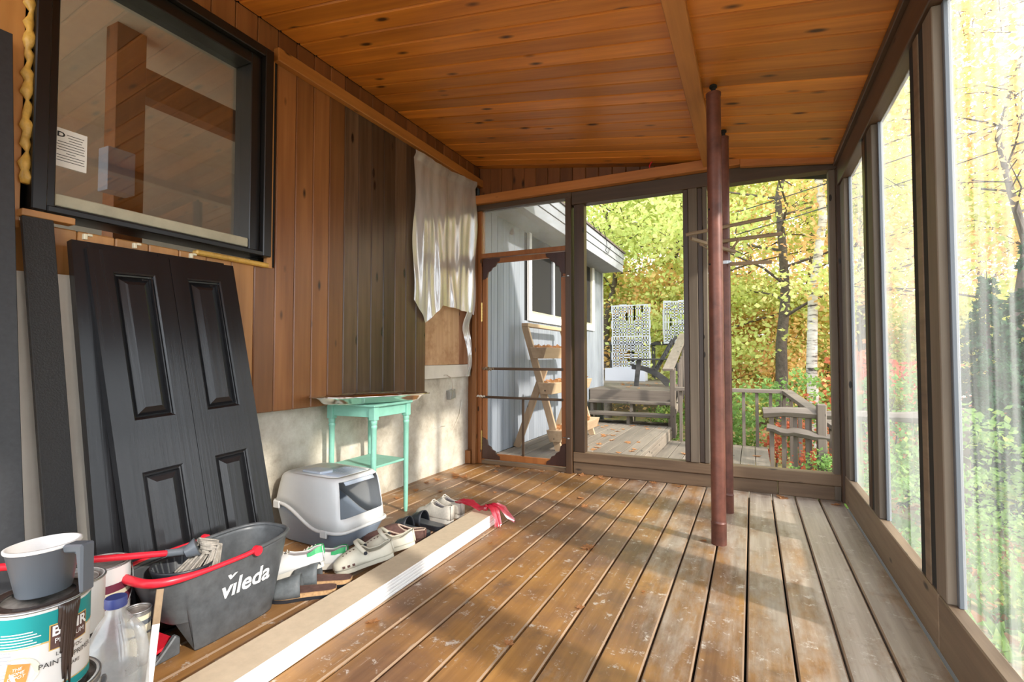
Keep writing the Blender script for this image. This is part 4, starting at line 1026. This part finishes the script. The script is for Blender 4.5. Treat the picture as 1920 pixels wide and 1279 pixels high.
for xx in (-2.32, -1.7, -1.10): MB().box(xx, xx+.045, 7.50, 7.93, 0, .12).build('stringer', 'oldwood', stp); MB().box(xx, xx+.045, 7.72, 7.93, .12, .28).build('stringer', 'oldwood', stp)
# stair rail
sr = thing('stair_railing', 'grey wooden stair railing with flat sloping cap beside the steps', 'railing', (-1.02, 7.4, 0))
MB().box(-.035, .035, -.02, .06, -.15, .84).build('post', 'oldwood_z', sr, bevel=.003)
MB().box(-.045, .045, 1.40, 1.49, .40, 1.36).build('post', 'oldwood_z', sr, bevel=.003)
MB().bar((-.02, -.30, .82), (-.02, 1.5, 1.38), .14, .035).build('cap_rail', 'oldwood', sr, bevel=.003)
MB().bar((.03, 0, .22), (.03, 1.45, .72), .035, .08).build('lower_rail', 'oldwood', sr, bevel=.003)
for i in range(9):
    y = .18+i*.15; MB().box(.045, .075, y, y+.035, .13+y*.35, .86+y*.31).build('baluster', 'oldwood_z', sr, bevel=.002)
ur = thing('deck_railing', 'dark weathered railing along the far edge of the upper deck', 'railing', (-3.5, 11.6, .48))
MB().box(0, 2.5, -.07, .07, .78, .86).build('top_rail', 'chairwood', ur, bevel=.003)
for i in range(6): MB().box(.02+i*.48, .09+i*.48, -.03, .03, 0, .78).build('post', 'chairwood', ur)
# ---------------------------------------------------------------- lattice privacy panels
def lattice(label, x0, x1, y, z0, z1, seed):
    t = thing('privacy_panel', label, 'panel', (x0, y, z0), group=None); w = x1-x0; h = z1-z0; c = .0875
    nx = max(2, int(round(w/c/2))*2); nz = max(2, int(round(h/c/2))*2); cx_, cz_ = w/nx, h/nz; b = .014
    m = MB(); r_ = random.Random(seed); T_ = .012
    frame = MB(); frame.box(0, w, 0, T_, 0, .03); frame.box(0, w, 0, T_, h-.03, h); frame.box(0, .025, 0, T_, .03, h-.03); frame.box(w-.025, w, 0, T_, .03, h-.03)
    frame.box(.025, w-.025, 0, T_, h*.5-.012, h*.5+.012)
    frame.build('frame', 'lattice', t)
    for i in range(0, nx, 2):
        for k in range(0, nz, 2):
            X0, Z0 = i*cx_, k*cz_; W_, H_ = 2*cx_, 2*cz_
            if (i//2+k//2+r_.randint(0, 1)*(r_.random() < .3)) % 2:
                for q in range(4): m.box(X0+W_*q/3.0-b, X0+W_*q/3.0+b, .001, T_-.001, Z0, Z0+H_)
                m.box(X0, X0+W_, .001, T_-.001, Z0+H_*.5-b*.8, Z0+H_*.5+b*.8)
            else:
                for q in range(4): m.box(X0, X0+W_, .001, T_-.001, Z0+H_*q/3.0-b, Z0+H_*q/3.0+b)
                m.box(X0+W_*.5-b*.8, X0+W_*.5+b*.8, .001, T_-.001, Z0, Z0+H_)
    m.build('cut_out_sheet', 'lattice', t)
    return t
lattice('tall lilac-grey cut-out privacy panel standing behind the dark chair', -2.83, -1.99, 11.1, .75, 2.15, 1)
lattice('lilac-grey cut-out privacy panel raised behind the stair railing', -1.74, -.95, 11.3, 1.30, 2.21, 2)
bx = thing('planter_box', 'low plain lilac-grey box at the foot of the privacy panel', 'box', (-2.90, 10.75, .481))
MB().box(0, .86, 0, .02, 0, .27).box(0, .86, .28, .30, 0, .27).box(0, .02, .02, .28, 0, .27).box(.84, .86, .02, .28, 0, .27).build('box_side', 'lattice', bx)
MB().box(.02, .84, .02, .28, .0, .24).build('soil', 'bark', bx)
# ---------------------------------------------------------------- slatted lounge chair (faces -x)
ch = thing('garden_chair', 'dark weathered slatted garden armchair on the upper deck', 'chair', (-1.66, 9.3, .481), (0, 0, R(12)))
for sy in (-1, 1):
    MB().prism([(-.30, 0), (-.22, 0), (-.17, .46), (-.25, .46)], lambda a, b, t: (a, t, b), sy*.30-.018, sy*.30+.018).build('front_leg', 'chairwood', ch, bevel=.003)
    side = [(-.34, .30), (-.34, .38), (-.10, .34), (.12, .26), (.28, .14), (.36, .0), (.24, .0), (.16, .10), (.02, .20), (-.14, .27)]
    MB().prism(side, lambda a, b, t: (a, t, b), sy*.25-.018, sy*.25+.018).build('side_rail', 'chairwood', ch, bevel=.003)
    MB().box(-.36, .28, sy*.32-.065, sy*.32+.065, .46, .485).build('arm', 'chairwood', ch, bevel=.004)
    MB().bar((.10, sy*.25, .30), (.40, sy*.25, .84), .035, .05).build('back_post', 'chairwood', ch, bevel=.003)
for i in range(6): MB().bar((-.33+i*.085, -.27, .375-.018*i), (-.33+i*.085, .27, .375-.018*i), .07, .02).build('seat_slat', 'chairwood', ch, bevel=.002)
for i in range(8):
    f = i/7; MB().bar((.13+.30*f, -.28, .34+.52*f), (.13+.30*f, .28, .34+.52*f), .02, .052).build('back_slat', 'chairwood', ch, bevel=.002)
# ---------------------------------------------------------------- lower deck railing and split rail fence
lr = thing('deck_railing', 'grey wooden railing with square balusters at the edge of the lower deck', 'railing', (-.95, 7.16, -.15))
MB().box(0, 1.35, -.06, .06, .69, .735).build('top_rail', 'oldwood_x', lr, bevel=.003)
MB().bar((1.33, 0, .715), (1.72, -1.4, .44), .12, .045).build('sloping_rail', 'oldwood_x', lr, bevel=.003)
for i in range(9): MB().box(.05+i*.155, .088+i*.155, -.02, .02, -.15, .69).build('baluster', 'oldwood_z', lr, bevel=.002)
for i in range(5):
    f = (i+.6)/5.4; MB().box(1.33+.39*f-.02, 1.33+.39*f+.02, -1.4*f-.02, -1.4*f+.02, -.4, .70-.275*f).build('baluster', 'oldwood_z', lr, bevel=.002)
sf = thing('split_rail_fence', 'weathered grey split rail fence with green shoots outside the corner', 'fence', (.09, 5.5, -.4))
def rough_rail(a, b, r, seed, flat=.75):
    r_ = random.Random(seed); n = 9; pth = [Vector(a)*(1-i/n)+Vector(b)*(i/n)+Vector((0, 0, r_.uniform(-.012, .012))) for i in range(n+1)]
    MB().tube(pth, [r*r_.uniform(.8, 1.15) for _ in pth], 7).build('rail', 'oldwood_x', sf, smooth='auto')
rough_rail((0, 0, .86), (1.6, .1, .85), .05, 1); rough_rail((.03, 0, .70), (.55, 0, .64), .04, 2)
MB().box(.45, .53, -.03, .05, .0, .955).build('post', 'oldwood_z', sf, bevel=.008)
MB().box(1.5, 1.58, .05, .13, .0, .955).build('post', 'oldwood_z', sf, bevel=.008)
for i in range(4): MB().box(.06+i*.1, .095+i*.1, .04, .07, .0, .84).build('slat', 'oldwood_z', sf)
for k in range(60):
    r_ = random.Random(k+50); q = r_.random()
    if q < .55: leaf(r_.uniform(-2.25, -1.1), r_.uniform(5.0, 7.35), .0, r_.uniform(.03, .05), 'fallen maple leaf on the grey platform below the steps', 'leaves on the platform', k)
    elif q < .75: leaf(r_.uniform(-.95, .1), r_.uniform(4.9, 7.0), -.15, r_.uniform(.035, .055), 'fallen maple leaf on the lower grey deck', 'leaves on the lower deck', k)
    else: leaf(r_.uniform(-2.3, -1.1), r_.uniform(8.1, 10), .48, r_.uniform(.04, .055), 'fallen maple leaf on the upper deck near the chair', 'leaves on the upper deck', k)
# ---------------------------------------------------------------- ground
def gz(x, y): return -.42-.035*max(0, min(y, 12)-5)-.03*max(0, x-1)+.07*max(0, y-14)+.05*math.sin(x*.9+y*.5)+.04*math.sin(y*1.3-x*.4)
P = []
for i in range(81):
    P.append([(-30+75*i/80, -14+74*j/80, gz(-30+75*i/80, -14+74*j/80)) for j in range(81)])
g = MB().grid(P).build('ground', 'ground', smooth=True); g['kind'] = 'structure'
def np_mesh(name, V, F4, mat):
    me = bpy.data.meshes.new(name); n = len(V); f = len(F4); k = F4.shape[1]
    me.vertices.add(n); me.vertices.foreach_set('co', V.astype(np.float32).ravel())
    me.loops.add(f*k); me.loops.foreach_set('vertex_index', F4.astype(np.int32).ravel())
    me.polygons.add(f); me.polygons.foreach_set('loop_start', np.arange(0, f*k, k, dtype=np.int32)); me.polygons.foreach_set('loop_total', np.full(f, k, dtype=np.int32))
    me.update(calc_edges=True); me.materials.append(M[mat]); return me
def leaf_cloud(C, size, r_, mat, long=1.25, droop=0.):
    n = len(C); d = r_.normal(size=(n, 3)); d[:, 2] = d[:, 2]*.6-droop; d /= np.linalg.norm(d, axis=1)[:, None]
    u = np.cross(d, r_.normal(size=(n, 3))); u /= np.linalg.norm(u, axis=1)[:, None]
    s = size*r_.uniform(.6, 1.3, n)[:, None]
    V = np.stack([C-d*s*long*.5, C+u*s*.42, C+d*s*long*.5, C-u*s*.42], 1).reshape(-1, 3)
    return np_mesh('foliage', V, np.arange(4*n).reshape(n, 4), mat)
def branchy(seed, h, r0, cr, nb, base=.3, lean=.05, up=.35):
    r_ = np.random.RandomState(seed); m = MB(); pts = []
    tp = [Vector((lean*h*(i/8)**1.5+.03*h*math.sin(i*1.3+seed)*(i/8), .03*h*math.cos(i*1.7+seed)*(i/8), h*i/8)) for i in range(9)]
    m.tube(tp, [r0*(1-.85*i/8) for i in range(9)], 7)
    for b in range(nb):
        f = base+(1-base)*(b+.5)/nb; i = min(7, int(f*8)); p = tp[i].lerp(tp[i+1], f*8-i); a = b*2.4+r_.rand()
        L = cr*(1.15-.75*abs(f-.5)*1.6)*r_.uniform(.7, 1.1)
        bp = [p+Vector((math.cos(a), math.sin(a), 0))*L*t+Vector((r_.normal()*.06*L*t, r_.normal()*.06*L*t, up*L*t*(1-.3*t))) for t in (0, .3, .6, 1)]
        m.tube(bp, [r0*.32*(1-f*.6)*q for q in (1, .7, .45, .12)], 5)
        for t in range(5):
            s = .3+.7*r_.rand(); q = bp[1].lerp(bp[3], s) if s > .3 else bp[1]; a2 = a+r_.uniform(-1.4, 1.4)
            e = q+Vector((math.cos(a2), math.sin(a2), r_.uniform(-.1, .6)))*L*.45
            m.tube([q, (q+e)/2+Vector((0, 0, .04*L)), e], [r0*.09, r0*.06, r0*.02], 4); pts += [(q+e)/2, e, e*.6+q*.4]
    return m, np.array([tuple(p) for p in pts])
def tree_kind(seed, h, r0, cr, nb, nleaf, size, leafm, barkm, spread, base=.3, lean=.05):
    m, pts = branchy(seed, h, r0, cr, nb, base, lean); r_ = np.random.RandomState(seed+9)
    C = pts[r_.randint(0, len(pts), nleaf)]+r_.normal(size=(nleaf, 3))*np.array([spread, spread, spread*.55])
    return m.mesh('trunk', barkm), leaf_cloud(C, size, r_, leafm)
def plant(name, label, kind, loc, sc, rz, cat='tree', group=None, tr='trunk'):
    t = thing(name, label, cat, loc, (0, 0, rz), group); t.scale = (sc, sc, sc)
    ob(tr, kind[0], t, smooth=True); f = ob('foliage', kind[1], t); f['kind'] = 'stuff'
    return t
K_Y1 = tree_kind(1, 9, .16, 3.3, 16, 19000, .10, 'leaf_yellow', 'bark', .48)
K_Y2 = tree_kind(2, 8, .13, 2.8, 14, 14000, .10, 'leaf_yellow', 'bark', .45, .22)
K_O = tree_kind(3, 9, .13, 2.8, 14, 7500, .095, 'leaf_orange', 'bark', .5, .3, .03)
K_B = tree_kind(4, 11, .10, 1.6, 10, 5000, .09, 'leaf_yellow', 'birch', .4, .5, .0)
K_S = tree_kind(6, 1.4, .02, .7, 9, 1500, .065, 'leaf_green', 'bark', .16, .1)
K_U = tree_kind(8, 3.2, .035, 1.7, 12, 9000, .09, 'leaf_yellow', 'bark', .38, .06)
K_V = tree_kind(9, 3.0, .035, 1.6, 12, 8000, .09, 'leaf_orange', 'bark', .38, .06)
K_R = tree_kind(7, 1.3, .02, .7, 8, 1600, .07, 'leaf_red', 'bark', .16, .1)
def fir(seed, h, nl):
    r_ = np.random.RandomState(seed); m = MB().tube([(0, 0, h*i/6) for i in range(7)], [.14*(1-i/6.3) for i in range(7)], 7); C = []
    for b in range(90):
        f = .04+.94*b/90; L = (1-f)*h*.30*r_.uniform(.75, 1.15)+.1; a = b*2.4+r_.rand(); z = f*h
        e = Vector((math.cos(a)*L, math.sin(a)*L, z-.28*L)); m.tube([(0, 0, z), ((e.x)*.5, e.y*.5, z+.02*L), e], [.02*(1-f)+.006, .012, .004], 4)
        k = int(nl*L/(h*.30)/40)+8
        t = r_.uniform(.15, 1.05, k); w = r_.normal(size=k)*.16*L*(1.15-t)+r_.normal(size=k)*.03
        C.append(np.stack([e.x*t-math.sin(a)*w, e.y*t+math.cos(a)*w, z+.04*L-.32*L*t*t+r_.normal(size=k)*.05], 1))
    C = np.concatenate(C); return m.mesh('trunk', 'bark'), leaf_cloud(C, .085, r_, 'leaf_fir', 1.7, .35)
K_F = fir(5, 6.5, 14000)
def T(x, y): return (x, y, gz(x, y)-.05)
plant('maple_tree', 'broad yellow-green maple spreading above the stair railing', K_Y1, T(-2.2, 15.5), 1.0, .4)
plant('maple_tree', 'yellow maple rising behind the house wing roof', K_Y1, T(-5.6, 16), 1.05, 2.2)
plant('maple_tree', 'dense yellow-green maple just past the upper deck railing', K_Y2, T(-3.6, 13.6), .95, 1.1)
plant('maple_tree', 'yellow maple between the privacy panels and the birch', K_Y2, T(-.5, 13.0), 1.0, 3.3)
plant('maple_tree', 'dark-trunked yellow maple behind the lower deck railing', K_Y1, T(.55, 11.5), .85, 5.0)
plant('birch_tree', 'slim white-barked birch beyond the split rail fence', K_B, T(1.0, 10.3), 1.0, .7)
plant('maple_tree', 'orange-leaved maple standing behind the birch', K_O, T(2.2, 13), 1.0, 1.9)
plant('maple_tree', 'thin orange maple seen through the dusty screens', K_O, T(3.3, 9.4), .72, .2)
plant('maple_tree', 'orange maple with bare spreading branches past the evergreen', K_O, T(5.6, 12), 1.0, 4.1)
plant('evergreen_tree', 'dark green feathery evergreen close outside the dusty screens', K_F, T(2.75, 6.9), .52, .3)
plant('evergreen_tree', 'smaller evergreen between the fence and the large evergreen', K_F, T(1.95, 6.0), .36, 2.3)
far = [(-9, 22, K_Y1, 1.1), (-6, 24, K_O, 1.1), (-3, 23, K_O, 1.15), (0, 21, K_O, 1.1), (1.5, 18, K_O, 1.1), (3.5, 20, K_O, 1.0), (4.6, 16, K_O, .8), (6.5, 21, K_O, .9), (8.5, 17, K_O, .8), (10, 24, K_O, 1.0), (-1.2, 27, K_O, 1.1), (5, 28, K_O, 1.1), (12, 19, K_O, .8), (-7.5, 14, K_Y2, 1.0)]
for i, (a, b, k, s) in enumerate(far):
    plant('forest_tree', 'autumn tree in the woods far behind the decks', k, T(a, b), s, i*1.7, group='trees of the far woods')
for i in range(22):
    q = random.Random(i+300); a = -9+i*.95+q.uniform(-.4, .4); b = 14.5+q.uniform(-1.0, 3.5); k = (K_U, K_V)[i % 3 == 1]
    plant('woodland_bush', ('bushy yellow undergrowth below the maples', 'bushy orange undergrowth below the maples')[i % 3 == 1], k, T(a, b), q.uniform(.9, 1.3), i*1.3, 'bush', ('yellow undergrowth', 'orange undergrowth')[i % 3 == 1], 'stems')
for i, (a, b, s) in enumerate([(.62, 5.25, .42), (1.1, 4.5, .5), (1.5, 5.6, .7), (.3, 8.3, .9), (-.5, 8.4, .8), (1.7, 8.2, .9), (1.5, 3.7, .45), (2.2, 5.0, .6), (-1.3, 9.0, .5)]):
    plant('leafy_shrub', 'green leafy shrub growing around the railings and fence', K_S, T(a, b), s, i*2.1, 'shrub', 'green shrubs outside', 'stems')
for i, (a, b, s) in enumerate([(.5, 7.6, .55), (.75, 5.9, .4), (1.9, 9.6, 1.2)]):
    plant('red_shrub', ['red shrub behind the lower deck balusters', 'low red shrub behind the split rail fence', 'tall rust red shrub at the foot of the birch'][i], K_R, T(a, b), s, i*2.1, 'shrub', None, 'stems')
# leaf litter and grass outside the screens
r_ = np.random.RandomState(21); n = 5000
C = np.stack([r_.uniform(.7, 7, n), r_.uniform(1, 12, n), np.zeros(n)], 1); C[:, 2] = [gz(a, b)+.02 for a, b in C[:, :2]]
o = ob('leaf_litter', leaf_cloud(C, .07, r_, 'leaf_dry')); tag(o, 'scattered dry leaves covering the ground outside the screens', 'leaves'); o['kind'] = 'stuff'
n = 12000; C = np.stack([r_.uniform(.7, 6, n), r_.uniform(1, 10, n), np.zeros(n)], 1); keep = np.sin(C[:, 0]*2.1+C[:, 1]*1.3) > -.1; C = C[keep]; C[:, 2] = [gz(a, b)+.04 for a, b in C[:, :2]]
o = ob('grass_tufts', leaf_cloud(C, .055, r_, 'leaf_green', 2.4, -1.2)); tag(o, 'green grass and weeds outside the screens', 'grass'); o['kind'] = 'stuff'
for i, (a, b, s) in enumerate([(1.35, 3.15, .10), (1.6, 3.5, .14), (1.9, 3.3, .12), (2.3, 4.0, .16)]):
    rr_ = random.Random(i); m = MB().lathe([(0, -.3*s), (s*.8, -.2*s), (s, .1*s), (s*.6, .45*s), (0, .5*s)], 9)
    m.v = [(x*rr_.uniform(.85, 1.2), y*rr_.uniform(.85, 1.2), z) for x, y, z in m.v]
    tag(m.build('garden_stone', 'stone', None, (a, b, gz(a, b)+.3*s), smooth='auto'), 'pale flat stone lying on the leafy ground outside the screens', 'stone', 'stones on the ground')
sh = thing('garden_shed', 'low shed with pale teal metal roof beyond the evergreen', 'shed', (4.0, 10.6, -1.0))
MB().box(-.9, .9, -.7, .7, 0, 1.1).build('shed_wall', 'oldwood', sh)
rp = MB()
for i in range(24):
    a = -1.05+i*.0875; rp.add([(a, -.9, 1.10+.012*(i % 2)), (a+.0875, -.9, 1.10+.012*((i+1) % 2)), (a+.0875, .9, 1.42+.012*((i+1) % 2)), (a, .9, 1.42+.012*(i % 2))], [[0, 1, 2, 3]])
rp.build('roof', 'tealroof', sh, solid=.01)
for i, dz in enumerate((0, .35)):
    tag(MB().tube([(-.2+12*t, 8.5+1.5*t, 2.9+dz+4.2*t-1.2*t*(1-t)) for t in [k/14 for k in range(15)]], .008, 5).build('overhead_cable', 'cable', smooth=True), ['lower thin overhead cable crossing the sky behind the screens', 'upper thin overhead cable crossing the sky behind the screens'][i], 'cable')
